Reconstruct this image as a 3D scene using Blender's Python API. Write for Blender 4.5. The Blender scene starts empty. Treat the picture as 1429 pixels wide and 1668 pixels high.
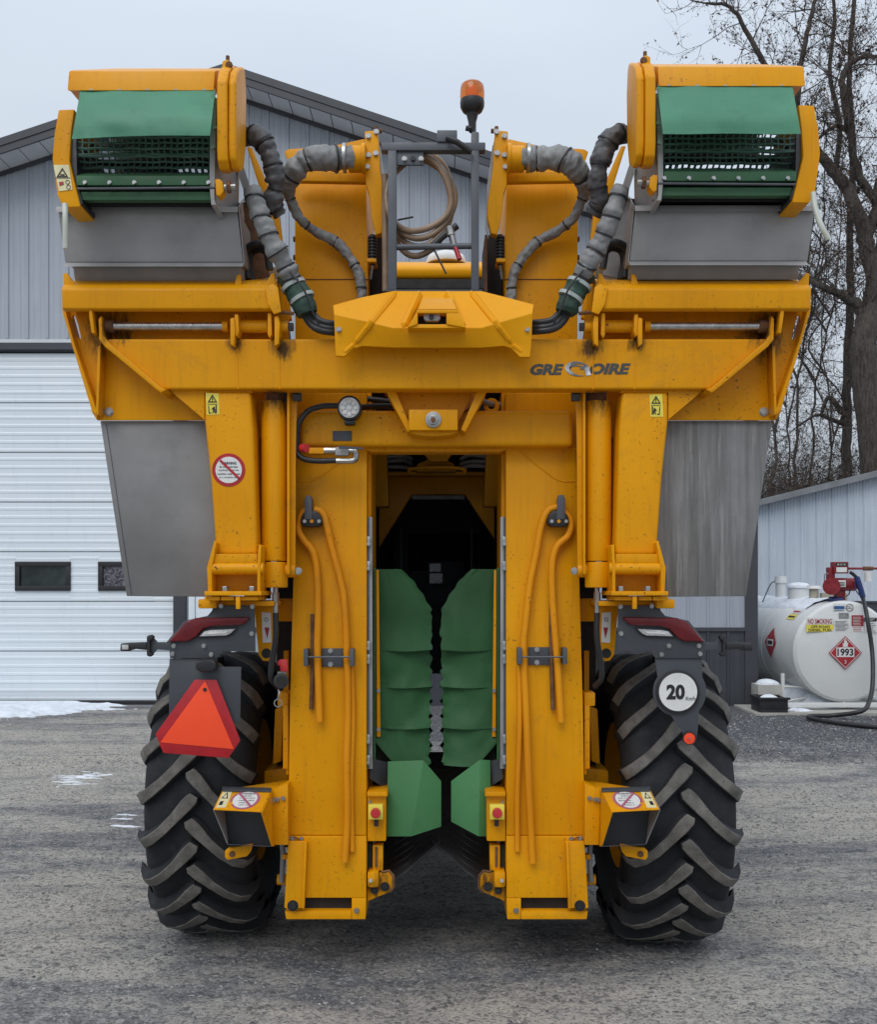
import bpy, bmesh, math, random
from mathutils import Vector, Matrix, noise
random.seed(7)
R = math.radians
PI = math.pi
S = bpy.context.scene
COL = S.collection
F, H, CX, HZ = 1700.0, 1.6, 714.5, 955.0      # focal length in photo pixels, eye height, horizon row

# ------------------------------------------------------------------ camera, light, exposure
cam = bpy.data.cameras.new('camera'); co = bpy.data.objects.new('camera', cam); COL.objects.link(co)
co.location = (0, 0, H); co.rotation_euler = (R(90), 0, 0)
cam.sensor_fit = 'HORIZONTAL'; cam.sensor_width = 36; cam.lens = 36 * F / 1429
cam.shift_y = (HZ - 834) / 1429; cam.clip_end = 1500; cam.clip_start = .05
S.camera = co

w = bpy.data.worlds.new('World'); S.world = w; w.use_nodes = True
nt = w.node_tree; nt.nodes.clear()
N = nt.nodes.new; L = nt.links.new
sky = N('ShaderNodeTexSky'); sky.sky_type = 'NISHITA'; sky.sun_disc = False
sky.sun_elevation = R(52); sky.sun_rotation = R(205); sky.air_density = 1.6; sky.dust_density = 3
b1 = N('ShaderNodeBackground'); b1.inputs[1].default_value = .09; L(sky.outputs[0], b1.inputs[0])
tc = N('ShaderNodeTexCoord'); sp = N('ShaderNodeSeparateXYZ'); L(tc.outputs['Generated'], sp.inputs[0])
mp = N('ShaderNodeMapping'); mp.inputs['Scale'].default_value = (1, 1, 3.2); L(tc.outputs['Generated'], mp.inputs[0])
nz = N('ShaderNodeTexNoise'); nz.inputs['Scale'].default_value = 1.7; nz.inputs['Detail'].default_value = 5; L(mp.outputs[0], nz.inputs[0])
cr = N('ShaderNodeValToRGB'); L(nz.outputs[0], cr.inputs[0])
cr.color_ramp.elements[0].position = .3; cr.color_ramp.elements[0].color = (.52, .59, .685, 1)
cr.color_ramp.elements[1].position = .7; cr.color_ramp.elements[1].color = (.60, .66, .74, 1)
mr = N('ShaderNodeMapRange'); mr.interpolation_type = 'SMOOTHSTEP'      # an overcast sky is brighter towards the zenith
mr.inputs[1].default_value = 0; mr.inputs[2].default_value = 1; mr.inputs[3].default_value = .95; mr.inputs[4].default_value = 1.75
L(sp.outputs[2], mr.inputs[0])
b2 = N('ShaderNodeBackground'); L(cr.outputs[0], b2.inputs[0]); L(mr.outputs[0], b2.inputs[1])
mx = N('ShaderNodeMixShader'); mx.inputs[0].default_value = .93; L(b1.outputs[0], mx.inputs[1]); L(b2.outputs[0], mx.inputs[2])
wo = N('ShaderNodeOutputWorld'); L(mx.outputs[0], wo.inputs[0])
sl = bpy.data.lights.new('sun', 'SUN'); sl.energy = 1.25; sl.angle = R(40); sl.color = (1, .97, .93)
so = bpy.data.objects.new('sun', sl); COL.objects.link(so); so.rotation_euler = (R(40), 0, R(-20))
S.view_settings.view_transform = 'Standard'; S.view_settings.look = 'None'
S.view_settings.exposure = 0.0; S.view_settings.gamma = 1

# ------------------------------------------------------------------ materials
class NB:
    def __init__(s, name):
        s.m = bpy.data.materials.new(name); s.m.use_nodes = True; s.t = s.m.node_tree
        s.b = s.t.nodes['Principled BSDF']; s.geo = s.t.nodes.new('ShaderNodeNewGeometry'); s.pos = s.geo.outputs['Position']
    def n(s, k, **kw):
        o = s.t.nodes.new(k)
        for a, v in kw.items(): setattr(o, a, v)
        return o
    def l(s, a, b): s.t.links.new(a, b)
    def noise(s, scale, detail=4, stretch=None, rough=.55, src=None, dist=0):
        o = s.n('ShaderNodeTexNoise'); o.inputs['Scale'].default_value = scale; o.inputs['Detail'].default_value = detail
        o.inputs['Roughness'].default_value = rough; o.inputs['Distortion'].default_value = dist
        src = src or s.pos
        if stretch:
            m = s.n('ShaderNodeMapping'); m.inputs['Scale'].default_value = stretch; s.l(src, m.inputs[0]); src = m.outputs[0]
        s.l(src, o.inputs['Vector']); return o.outputs[0]
    def mr(s, v, a, b, c=0, d=1):
        o = s.n('ShaderNodeMapRange'); s.l(v, o.inputs[0])
        for i, x in enumerate((a, b, c, d)): o.inputs[i+1].default_value = x
        return o.outputs[0]
    def math(s, op, a, b):
        o = s.n('ShaderNodeMath', operation=op)
        for i, x in enumerate((a, b)):
            if isinstance(x, (int, float)): o.inputs[i].default_value = x
            else: s.l(x, o.inputs[i])
        return o.outputs[0]
    def mix(s, f, a, b):
        o = s.n('ShaderNodeMix', data_type='RGBA')
        if isinstance(f, (int, float)): o.inputs[0].default_value = f
        else: s.l(f, o.inputs[0])
        for i, x in ((6, a), (7, b)):
            if isinstance(x, tuple): o.inputs[i].default_value = (*x, 1)
            else: s.l(x, o.inputs[i])
        return o.outputs[2]
    def base(s, c): s.l(c, s.b.inputs['Base Color'])
    def rough(s, c):
        if isinstance(c, (int, float)): s.b.inputs['Roughness'].default_value = c
        else: s.l(c, s.b.inputs['Roughness'])
    def bump(s, v, st=.3, dist=.01):
        o = s.n('ShaderNodeBump'); o.inputs['Strength'].default_value = st; o.inputs['Distance'].default_value = dist
        s.l(v, o.inputs['Height']); s.l(o.outputs[0], s.b.inputs['Normal'])
def simple(name, col, rough=.5, metal=0, var=.18, scale=6, bump=0, bscale=60, dirt=0, dcol=(.12, .10, .08), alpha=None):
    k = NB(name)
    c = k.mix(k.mr(k.noise(scale, 6), .3, .7), tuple(x*(1-var) for x in col), tuple(min(1, x*(1+var)) for x in col))
    if dirt:
        c = k.mix(k.mr(k.noise(scale*4, 8, rough=.7), .52, .72, 0, dirt), c, dcol)
    k.base(c); k.rough(k.mr(k.noise(scale*3, 4), .3, .7, max(.02, rough-.1), min(1, rough+.1))); k.b.inputs['Metallic'].default_value = metal
    if bump: k.bump(k.noise(bscale, 5), bump, .004)
    return k.m

def yellow_paint(name, a, b, spots=True, dirt=1.0):
    k = NB(name)
    c = k.mix(k.mr(k.noise(2.2, 6), .35, .65), a, b)
    c = k.mix(k.mr(k.noise(5, 7, (9, 9, .7), .65), .52, .76, 0, .24*dirt), c, (.27, .12, .02))        # run-down stains
    patch = k.mr(k.noise(1.9, 3), .45, .62)
    sp_ = k.mr(k.noise(75, 3, rough=.6), .635, .68)
    c = k.mix(k.math('MULTIPLY', sp_, k.math('MULTIPLY', patch, .8*dirt)), c, (.07, .035, .015))
    c = k.mix(k.mr(k.noise(1.3, 9, rough=.75, dist=.6), .57, .68, 0, .38*dirt), c, (.34, .17, .035))
    # fine scuffs
    c = k.mix(k.mr(k.noise(22, 8, (1, 1, 3), .8, dist=1.5), .66, .72, 0, .5*dirt), c, (.16, .08, .03))
    if spots:
        sx = k.n('ShaderNodeSeparateXYZ'); k.l(k.pos, sx.inputs[0])
        ax = k.math('ABSOLUTE', k.math('ADD', sx.outputs[0], .008), 0)
        cb = k.n('ShaderNodeCombineXYZ'); k.l(ax, cb.inputs[0]); k.l(sx.outputs[1], cb.inputs[1]); k.l(sx.outputs[2], cb.inputs[2])
        nn = k.noise(17, 9, (1, 1, .28), .8)
        for (px, py, d, r) in ((178, 542, 4.05, .16), (463, 566, 4.0, .085), (386, 560, 4.0, .06), (448, 648, 4.1, .12), (620, 1440, 4.35, .16)):
            p = W(px, py, d)
            ds = k.n('ShaderNodeVectorMath', operation='DISTANCE'); k.l(cb.outputs[0], ds.inputs[0]); ds.inputs[1].default_value = (-p.x, p.y, p.z)
            f = k.math('ADD', k.mr(ds.outputs['Value'], 0, r, .75, 0), k.mr(nn, .3, .7, -.45, .3))
            f = k.mr(f, .18, .5, 0, .92)
            f = k.math('MULTIPLY', f, k.mr(ds.outputs['Value'], r*.9, r*1.3, 1, 0))
            c = k.mix(f, c, (.045, .024, .012))
    k.base(c); k.rough(k.mr(k.noise(4, 6), .3, .7, .30, .52))
    k.b.inputs['Specular IOR Level'].default_value = .2
    k.bump(k.noise(9, 6), .12, .004)
    return k.m

def W(px, py, d): return Vector(((px-CX)*d/F, d, H+(HZ-py)*d/F))

M = {}
M['yellow'] = yellow_paint('yellow_paint', (.80, .348, .002), (.71, .29, .0015))
M['yellow_clean'] = yellow_paint('yellow_cowl_paint', (.82, .36, .002), (.75, .315, .002), False, .25)
M['yellow_hose'] = yellow_paint('yellow_hose_rubber', (.78, .31, .008), (.66, .24, .006), False, .9)
M['dark_grey'] = simple('dark_grey_paint', (.055, .062, .072), .5, 0, .12, 3, .05, 60, .15, (.14, .13, .12))
M['frame_grey'] = simple('frame_grey_paint', (.085, .095, .11), .45, 0, .15, 8, .05, 60, .3, (.05, .045, .04))
M['black'] = simple('black_plastic', (.018, .018, .02), .45, 0, .2, 10)
M['cavity'] = simple('shade_black', (.020, .018, .017), .8)  # near-black that puts the shade of gaps, holes and interiors into colour
M['rubber'] = simple('tyre_rubber', (.012, .013, .016), .8, 0, .25, 5, .25, 120, .2, (.06, .057, .052))
M['lug_top'] = simple('dusty_lug_rubber', (.145, .136, .122), .95, 0, .4, 18, .9, 160, .85, (.04, .037, .033))
M['steel'] = simple('zinc_steel', (.42, .42, .41), .35, .9, .2, 20)
M['rod'] = simple('chromed_rod', (.50, .50, .49), .3, .85, .25, 30, .1, 90, .7, (.05, .04, .03))
M['rust'] = simple('rusty_steel', (.16, .075, .035), .85, .1, .4, 25, .4, 90, .6, (.04, .02, .012))
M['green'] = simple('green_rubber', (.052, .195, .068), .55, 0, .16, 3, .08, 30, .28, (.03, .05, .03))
M['green_flap'] = simple('pale_green_pvc', (.17, .49, .32), .5, 0, .12, 3, .10, 14, .25, (.05, .12, .08))  # pale green of the discharge head flaps
M['green_net'] = simple('green_belt_net', (.050, .105, .080), .55, 0, .3, 12)
M['green_wrap'] = simple('dark_green_hose_wrap', (.022, .058, .040), .6, 0, .3, 12, .4, 40)
M['fabric'] = simple('grey_hose_sleeve', (.23, .235, .235), .55, 0, .22, 9, 1.0, 28, .35, (.08, .075, .07))
M['fabric_dark'] = simple('dark_hose_sleeve', (.085, .085, .09), .5, 0, .3, 9, .9, 34)
M['green_dark'] = simple('dark_green_rubber', (.032, .115, .048), .55, 0, .16, 3, .08, 30, .3, (.03, .04, .03))
M['band'] = simple('pale_hose_clamp', (.38, .42, .40), .5)
M['red'] = simple('red_reflective_border', (.42, .012, .018), .4, 0, .15, 20)
M['orange'] = simple('fluorescent_orange', (1.0, .075, .015), .6, 0, .06, 6)
M['tail_red'] = simple('dark_red_lens', (.13, .008, .012), .15, 0, .2, 20)
M['lens'] = simple('clear_lamp_lens', (.55, .55, .54), .12, .3, .25, 60)
M['scale_black'] = simple('black_polymer_scale', (.030, .030, .032), .35, 0, .3, 8)
M['white'] = simple('white_sticker', (.72, .72, .70), .5, 0, .08, 20, 0, 0, .15, (.4, .38, .34))
M['ink'] = simple('black_ink', (.015, .015, .015), .6)
M['ink_red'] = simple('red_ink', (.36, .02, .03), .5)
M['ink_purple'] = simple('faded_red_ink', (.45, .12, .20), .5)
M['ink_blue'] = simple('blue_ink', (.03, .09, .25), .5)
M['sticker_yellow'] = simple('yellow_sticker', (.78, .66, .08), .5, 0, .1, 20)
M['sticker_cream'] = simple('cream_sticker', (.74, .68, .40), .5, 0, .1, 20)
M['button_red'] = simple('red_plastic', (.55, .03, .035), .35)
M['hose_brown'] = simple('brown_clear_hose', (.27, .185, .12), .35, 0, .3, 14, .1, 60)
M['tube_white'] = simple('white_drain_tube', (.50, .52, .46), .4)
M['text_grey'] = simple('charcoal_lettering', (.055, .055, .05), .5)
k = NB('silver_emblem'); k.b.inputs['Metallic'].default_value = .9; k.rough(.25)
k.base(k.mix(k.mr(k.noise(14, 3), .4, .6), (.18, .18, .18), (.85, .85, .84))); M['silver'] = k.m
def stainless(name, streaky, tone=.27):
    k = NB(name)
    c = k.mix(k.mr(k.noise(2.6, 5), .3, .7), (tone*.80, tone*.79, tone*.77), (tone*1.15, tone*1.13, tone*1.12))
    c = k.mix(k.mr(k.noise(7, 6, rough=.7), .5, .8, 0, .5), c, (tone*.55,)*3)
    if streaky:
        c = k.mix(k.mr(k.noise(6, 7, (5, 5, .25), .7), .38, .66, 0, .85), c, (tone*.5, tone*.48, tone*.45))
        c = k.mix(k.mr(k.noise(11, 7, (5, 5, .2), .7), .56, .66, 0, .6), c, (tone*1.5, tone*1.47, tone*1.42))
    k.base(c); k.b.inputs['Metallic'].default_value = .3
    k.rough(k.mr(k.noise(9, 6), .3, .7, .42, .62)); k.bump(k.noise(1.8, 3), .25, .02)
    return k.m
M['stainless'] = stainless('stainless_sheet', False, .35)
M['stainless_streaked'] = stainless('streaked_stainless_sheet', True, .23)
M['stainless_lower'] = stainless('dull_stainless_sheet', False, .225)
M['stainless_light'] = stainless('bright_stainless', False, .34)
M['amber'] = simple('amber_beacon_lens', (.95, .26, .015), .15, 0, .1, 10)
M['amber'].node_tree.nodes['Principled BSDF'].inputs['Transmission Weight'].default_value = .6

# ------------------------------------------------------------------ geometry helpers
MIR = False; DY = 0.0; MC = 711.0
def P(px, py, d):
    if MIR: px = 2*MC - px
    return W(px, py+DY, d)
def catmull(pts, n=8):
    p = [Vector(q) for q in pts]
    if len(p) < 3: return p
    p = [2*p[0]-p[1]] + p + [2*p[-1]-p[-2]]; out = []
    for i in range(1, len(p)-2):
        for j in range(n):
            t = j/n; a, b, c, d = p[i-1:i+3]
            out.append(.5*((2*b)+(c-a)*t+(2*a-5*b+4*c-d)*t*t+(3*b-a-3*c+d)*t**3))
    out.append(p[-2]); return out
WL = {}
class G:
    def __init__(s): s.bm = bmesh.new(); s.mi = 0
    def faces(s, vs, fs):
        v = [s.bm.verts.new(q) for q in vs]
        for f in fs:
            try: s.bm.faces.new([v[i] for i in f]).material_index = s.mi
            except ValueError: pass
        return v
    def ext(s, pts, off):
        n = len(pts); off = Vector(off)
        vs = list(pts)+[Vector(q)+off for q in pts]
        s.faces(vs, [tuple(range(n)), tuple(range(2*n-1, n-1, -1))]+[(i, (i+1) % n, n+(i+1) % n, n+i) for i in range(n)]); return s
    def poly(s, pts, d, t): return s.ext([P(q[0], q[1], q[2] if len(q) > 2 else d) for q in pts], (0, t, 0))
    def rect(s, x0, y0, x1, y1, d, t): return s.poly([(x0, y0), (x1, y0), (x1, y1), (x0, y1)], d, t)
    def sheet(s, pts, t=.004):
        v = [P(*q) for q in pts]; n = (v[1]-v[0]).cross(v[2]-v[0]).normalized()
        if n.y < 0: n = -n
        return s.ext(v, n*t)
    def strip(s, a, b, t=.004):
        for i in range(len(a)-1): s.sheet([a[i], a[i+1], b[i+1], b[i]], t)
        return s
    def box(s, a, b):
        x0, y0, z0 = a; x1, y1, z1 = b
        return s.ext([Vector(q) for q in ((x0, y0, z0), (x1, y0, z0), (x1, y0, z1), (x0, y0, z1))], (0, y1-y0, 0))
    def tube(s, pts, r, n=10, sq=1.0):
        pts = [Vector(q) for q in pts]; m = len(pts); rr = r if isinstance(r, (list, tuple)) else [r]*m
        t0 = (pts[1]-pts[0]).normalized(); u = t0.cross(Vector((0, 0, 1)))
        if u.length < .1: u = t0.cross(Vector((0, 1, 0)))
        u.normalize(); rings = []
        for i, p in enumerate(pts):
            t = (pts[min(i+1, m-1)]-pts[max(i-1, 0)]).normalized()
            u = (u-t*u.dot(t)).normalized(); v = t.cross(u)
            rings.append([s.bm.verts.new(p+(u*math.cos(a)+v*math.sin(a)*sq)*rr[i]) for a in (2*PI*j/n for j in range(n))])
        for i in range(m-1):
            for j in range(n):
                f = s.bm.faces.new((rings[i][j], rings[i][(j+1) % n], rings[i+1][(j+1) % n], rings[i+1][j])); f.material_index = s.mi
        for q in (rings[0][::-1], rings[-1]): s.bm.faces.new(q).material_index = s.mi
        return s
    def cyl(s, a, b, r, r2=None, n=20): return s.tube([a, b], [r, r if r2 is None else r2], n)
    def disc(s, px, py, d, rp, t, n=24):
        a = P(px, py, d); return s.cyl(a, a+Vector((0, t, 0)), rp*d/F, None, n)
    def ring(s, c, r0, r1, t, n=28, axis='Y'):
        v = []; c = Vector(c)
        for k_ in range(n):
            a = 2*PI*k_/n; e = Vector((math.cos(a), 0, math.sin(a))) if axis == 'Y' else Vector((0, math.cos(a), math.sin(a)))
            o = Vector((0, t, 0)) if axis == 'Y' else Vector((t, 0, 0))
            v += [c+e*r0, c+e*r1, c+e*r1+o, c+e*r0+o]
        s.faces(v, [(4*i+j, 4*i+(j+1) % 4, 4*((i+1) % n)+(j+1) % 4, 4*((i+1) % n)+j) for i in range(n) for j in range(4)]); return s
    def lathe(s, prof, c, n=32, axis=2, caps=True):
        c = Vector(c); v = []
        for r, a in prof:
            for k_ in range(n):
                t = 2*PI*k_/n; u, w_ = r*math.cos(t), r*math.sin(t)
                v.append(c+(Vector((u, w_, a)) if axis == 2 else Vector((a, u, w_)) if axis == 0 else Vector((u, a, w_))))
        m = len(prof)
        s.faces(v, [(i*n+j, i*n+(j+1) % n, (i+1)*n+(j+1) % n, (i+1)*n+j) for i in range(m-1) for j in range(n)]+([tuple(range(n)), tuple(range((m-1)*n, m*n))] if caps else [])); return s
    def xprof(s, prof, x0, x1, dref):
        a = P(x0, 0, dref).x; b = P(x1, 0, dref).x
        pts = [Vector((a, d, P(0, py, d).z)) for d, py in prof]
        return s.ext(pts, (b-a, 0, 0))
    def out(s, name, mat, parent=None, bevel=0, seg=2, smooth=35, recalc=True, world_origin=False):
        bm = s.bm
        if recalc: bmesh.ops.recalc_face_normals(bm, faces=bm.faces)
        if bevel:
            ed = [e for e in bm.edges if len(e.link_faces) == 2 and e.calc_face_angle(0) > R(28)]
            bmesh.ops.bevel(bm, geom=ed, offset=bevel, segments=seg, affect='EDGES', clamp_overlap=True, profile=.6)
        me = bpy.data.meshes.new(name)
        lo = Vector([min(v.co[i] for v in bm.verts) for i in range(3)]); hi = Vector([max(v.co[i] for v in bm.verts) for i in range(3)])
        c = Vector((0, 0, 0)) if world_origin else Vector(((lo.x+hi.x)/2, (lo.y+hi.y)/2, lo.z if parent is None else (lo.z+hi.z)/2))
        bmesh.ops.translate(bm, verts=bm.verts, vec=-c)
        bm.to_mesh(me); bm.free()
        for m in (mat if isinstance(mat, (list, tuple)) else [mat]): me.materials.append(M[m] if isinstance(m, str) else m)
        if smooth:
            me.polygons.foreach_set('use_smooth', [True]*len(me.polygons)); me.set_sharp_from_angle(angle=R(smooth))
        return place(name, me, c, parent)
def place(name, me, c, parent):
    o = bpy.data.objects.new(name, me); COL.objects.link(o); WL[o.name] = c.copy()
    if parent: o.parent = parent; o.location = c-WL[parent.name]
    else: o.location = c
    return o
def tag(o, label=None, cat=None, group=None, kind=None):
    for k_, v in (('label', label), ('category', cat), ('group', group), ('kind', kind)):
        if v: o[k_] = v
    return o
def thing(name, loc, label, cat, group=None):
    o = bpy.data.objects.new(name, None); COL.objects.link(o); o.location = loc; o.empty_display_size = .2
    WL[o.name] = Vector(loc); return tag(o, label, cat, group)
def part(name, loc, parent):       # an Empty that parents sub-parts
    o = bpy.data.objects.new(name, None); COL.objects.link(o); o.empty_display_size = .1
    WL[o.name] = Vector(loc); o.parent = parent; o.location = Vector(loc)-WL[parent.name]; return o
def text(body, px, py, d, h, mat, parent, wd=None, shear=0, bold=0, rot=0, name='lettering', mirror=True, tilt=None, ext=.0006):
    cu = bpy.data.curves.new(name, 'FONT'); cu.body = body; cu.size = 1; cu.align_x = 'CENTER'; cu.align_y = 'CENTER'
    cu.shear = shear; cu.offset = bold; cu.extrude = 0; cu.resolution_u = 3
    o = bpy.data.objects.new('tmp_text', cu); COL.objects.link(o)
    me = bpy.data.meshes.new_from_object(o.evaluated_get(bpy.context.evaluated_depsgraph_get()))
    bpy.data.objects.remove(o)
    xs = [v.co.x for v in me.vertices]; ys = [v.co.y for v in me.vertices]
    w0, h0 = max(xs)-min(xs), max(ys)-min(ys); cx, cy = (max(xs)+min(xs))/2, (max(ys)+min(ys))/2
    q = d/F; sy = h*q/h0; sx = wd*q/w0 if wd else sy
    c = P(px, py, d) if mirror else W(px, py, d)
    for v in me.vertices:
        x, y = (v.co.x-cx)*sx, (v.co.y-cy)*sy
        x, y = x*math.cos(rot)-y*math.sin(rot), x*math.sin(rot)+y*math.cos(rot)
        if tilt: v.co = (x, -y*math.sin(tilt), y*math.cos(tilt))
        else: v.co = (x, 0, y)
    me.materials.append(M[mat])
    return place(name, me, c, parent)
def bolt(px, py, d, rp, parent, mat='steel', name='bolt', washer=True):
    g = G()
    if washer: g.disc(px, py, d-.003, rp*1.5, .003, 16)
    g.disc(px, py, d-.012, rp, .010, 6)
    return g.out(name, mat, parent, smooth=0)
def hose(name, pts, r, mat, parent, ties=0, wrinkle=.0, n=12, seg=8, tie_mat='black', tie_w=.006, tr=1.05, bendk=1.0):
    if wrinkle > .08: seg *= 2; n = 28
    path = catmull(pts, seg); m = len(path)
    rr = list(r) if isinstance(r, (list, tuple)) else [r]*len(pts)
    radii = []
    for i in range(m):
        t = i/(m-1)*(len(rr)-1); a = int(min(t, len(rr)-2)); f = t-a
        base = rr[a]*(1-f)+rr[a+1]*f
        if wrinkle: base *= 1+wrinkle*(noise.noise(path[i]*37)*1.3)
        radii.append(base)
    if ties and wrinkle:
        for k_ in range(ties):
            c_ = (k_+.6)/ties*(m-1)
            for i in range(m): radii[i] *= 1-.08*math.exp(-((i-c_)/1.6)**2)
    g = G(); g.tube(path, radii, n)
    if wrinkle:
        for v in g.bm.verts:
            v.co += noise.noise_vector(v.co*48)*wrinkle*rr[0]*.8+noise.noise_vector(v.co*130)*wrinkle*rr[0]*.32
    o = g.out(name, mat, parent, smooth=60)
    for k_ in range(ties):
        i = int((k_+.6)/ties*(m-1)); i = min(max(i, 1), m-2)
        t = (path[i+1]-path[i-1]).normalized(); t = (t+Vector((random.uniform(-.15, .15),)*3)).normalized()
        G().cyl(path[i]-t*tie_w/2, path[i]+t*tie_w/2, radii[i]*(1.16 if wrinkle > .08 else tr), None, 20).out('cable_tie', tie_mat, o, smooth=60)
    return o

# ================================================================== GROUND
def spaced(lo, hi, a, b, step, grow=1.35):
    v = []; x = a
    while x <= b: v.append(x); x += step
    s_ = step; x = v[-1]
    while x < hi: s_ *= grow; x += s_; v.append(min(x, hi))
    s_ = step; x = v[0]; pre = []
    while x > lo: s_ *= grow; x -= s_; pre.append(max(x, lo))
    return pre[::-1]+v
def gz(x, y):
    if y > 13.9 or y < 2.5 or abs(x) > 9: f = 0
    else: f = min(1, (13.9-y)/.8, (y-2.5)/.5, (9-abs(x))/1.5)
    if f <= 0: return 0
    z = .022*noise.noise((x*.55, y*.55, 3))+.010*noise.noise((x*2.3, y*2.6, 9))+.0060*noise.noise((x*9, y*9, 1))+.0045*noise.noise((x*23, y*23, 5))
    # tyre tracks pressed into the yard: rows of lug prints with a raised edge
    for (x0, x1, yc, sl, wd) in ((2.0, 9, 6.9, .16, .30), (2.3, 9, 7.9, .10, .24), (-9, -2.0, 9.2, .05, .22), (-9, -2.6, 6.3, -.06, .25)):
        if x0 < x < x1:
            c = yc+sl*(x-x0); t = (y-c)/wd
            if abs(t) < 1.3:
                e = max(0, 1-t*t/1.69)
                z += e*.016*math.sin((x+(y-c)*(.9 if t > 0 else -.9))*40)*(.6+.8*noise.noise((x*1.5, y*1.5, 40))) - .006*e
                z += .016*math.exp(-((abs(t)-1.15)/.18)**2)
    return z*f
xs = spaced(-450, 450, -5.2, 5.6, .028); ys = spaced(-60, 700, 3.3, 13.3, .034)
vv = [(x, y, gz(x, y)) for y in ys for x in xs]; nx = len(xs)
ff = [(j*nx+i, j*nx+i+1, (j+1)*nx+i+1, (j+1)*nx+i) for j in range(len(ys)-1) for i in range(nx-1)]
me = bpy.data.meshes.new('ground'); me.from_pydata(vv, [], ff); me.polygons.foreach_set('use_smooth', [True]*len(me.polygons))
k = NB('grey_gravel')
big = k.noise(.7, 8, (.45, 1.7, 1), .66, dist=.8); fine = k.noise(85, 6, rough=.85); grit = k.noise(34, 5, rough=.8); mid = k.noise(4.5, 8, (.8, 1.6, 1), .72)
c = k.mix(k.mr(big, .44, .56), (.135, .139, .152), (.50, .46, .40))
c = k.mix(k.mr(mid, .42, .66, 0, .75), c, (0.462, 0.429, 0.383))
c = k.mix(k.mr(k.noise(1.7, 8, (.7, 2, 1), .7, dist=.6), .55, .68, 0, .6), c, (0.155, 0.158, 0.168))
def band(yc, wd_, x0_, x1_):
    d_ = k.math('ABSOLUTE', k.math('ADD', k.math('SUBTRACT', sx.outputs[1], yc), k.mr(k.noise(.8, 4), .3, .7, -.8, .8)), 0)
    return k.math('MULTIPLY', k.mr(d_, wd_, wd_*.3), k.mr(sx.outputs[0], x0_, x1_))
sx = k.n('ShaderNodeSeparateXYZ'); k.l(k.pos, sx.inputs[0])
c = k.mix(k.mr(k.noise(13, 8, (.7, 1.7, 1), .75, dist=.5), .53, .64, 0, .55), c, (.085, .087, .095))
c = k.mix(k.mr(k.noise(2.6, 9, (.6, 1.6, 1), .78, dist=1), .52, .62, 0, .6), c, (.115, .118, .128))
tracks = k.math('ADD', band(7.6, 1.1, 1.3, 2.4), band(9.6, 1.5, -1.8, -2.8)); tracks = k.math('ADD', tracks, band(5.2, .6, 9, -9))
c = k.mix(k.math('MULTIPLY', tracks, k.mr(k.noise(3, 7, (.5, 2.4, 1), .7), .36, .56, .15, .95)), c, (.50, .46, .395))
edge = k.math('ADD', k.mr(sx.outputs[1], 8.2, 11.5), k.mr(k.noise(1.1, 5), .3, .7, -.45, .45))
edge = k.math('MULTIPLY', k.mr(edge, .3, .75), k.mr(sx.outputs[0], -2.7, -1.9, .0, 1))
c = k.mix(edge, c, (.058, .061, .069))                                  # fresh dark stone near the building
c = k.mix(k.mr(fine, .50, .64, 0, .7), c, (0.079, 0.081, 0.086))
c = k.mix(k.mr(grit, .54, .64, 0, .55), c, (0.370, 0.363, 0.350))
c = k.mix(k.mr(k.noise(120, 4, rough=.8), .60, .68, 0, .7), c, (0.462, 0.455, 0.442))
def chips(scale, lo, hi, amt, c):
    v = k.n('ShaderNodeTexVoronoi'); v.inputs['Scale'].default_value = scale; k.l(k.pos, v.inputs['Vector'])
    sp2 = k.n('ShaderNodeSeparateColor'); k.l(v.outputs['Color'], sp2.inputs[0])
    c = k.mix(k.mr(sp2.outputs[0], lo, lo-.18, 0, amt), c, (.05, .052, .058)); c = k.mix(k.mr(sp2.outputs[0], hi, hi+.1, 0, amt), c, (.46, .45, .42))
    return c, v.outputs['Distance']
c, vd1 = chips(110, .30, .84, .6, c); c, vd2 = chips(46, .16, .93, .8, c)
k.base(c); k.rough(.95)
h = k.math('ADD', k.math('MULTIPLY', fine, .5), grit); h = k.math('ADD', h, k.math('MULTIPLY', mid, .8)); h = k.math('SUBTRACT', h, k.math('MULTIPLY', vd2, .5)); k.bump(h, .75, .016)
M['gravel'] = k.m; me.materials.append(k.m)
go = bpy.data.objects.new('ground', me); COL.objects.link(go); tag(go, 'grey compacted gravel yard with dark stone and tyre marks', kind='structure')

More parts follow.
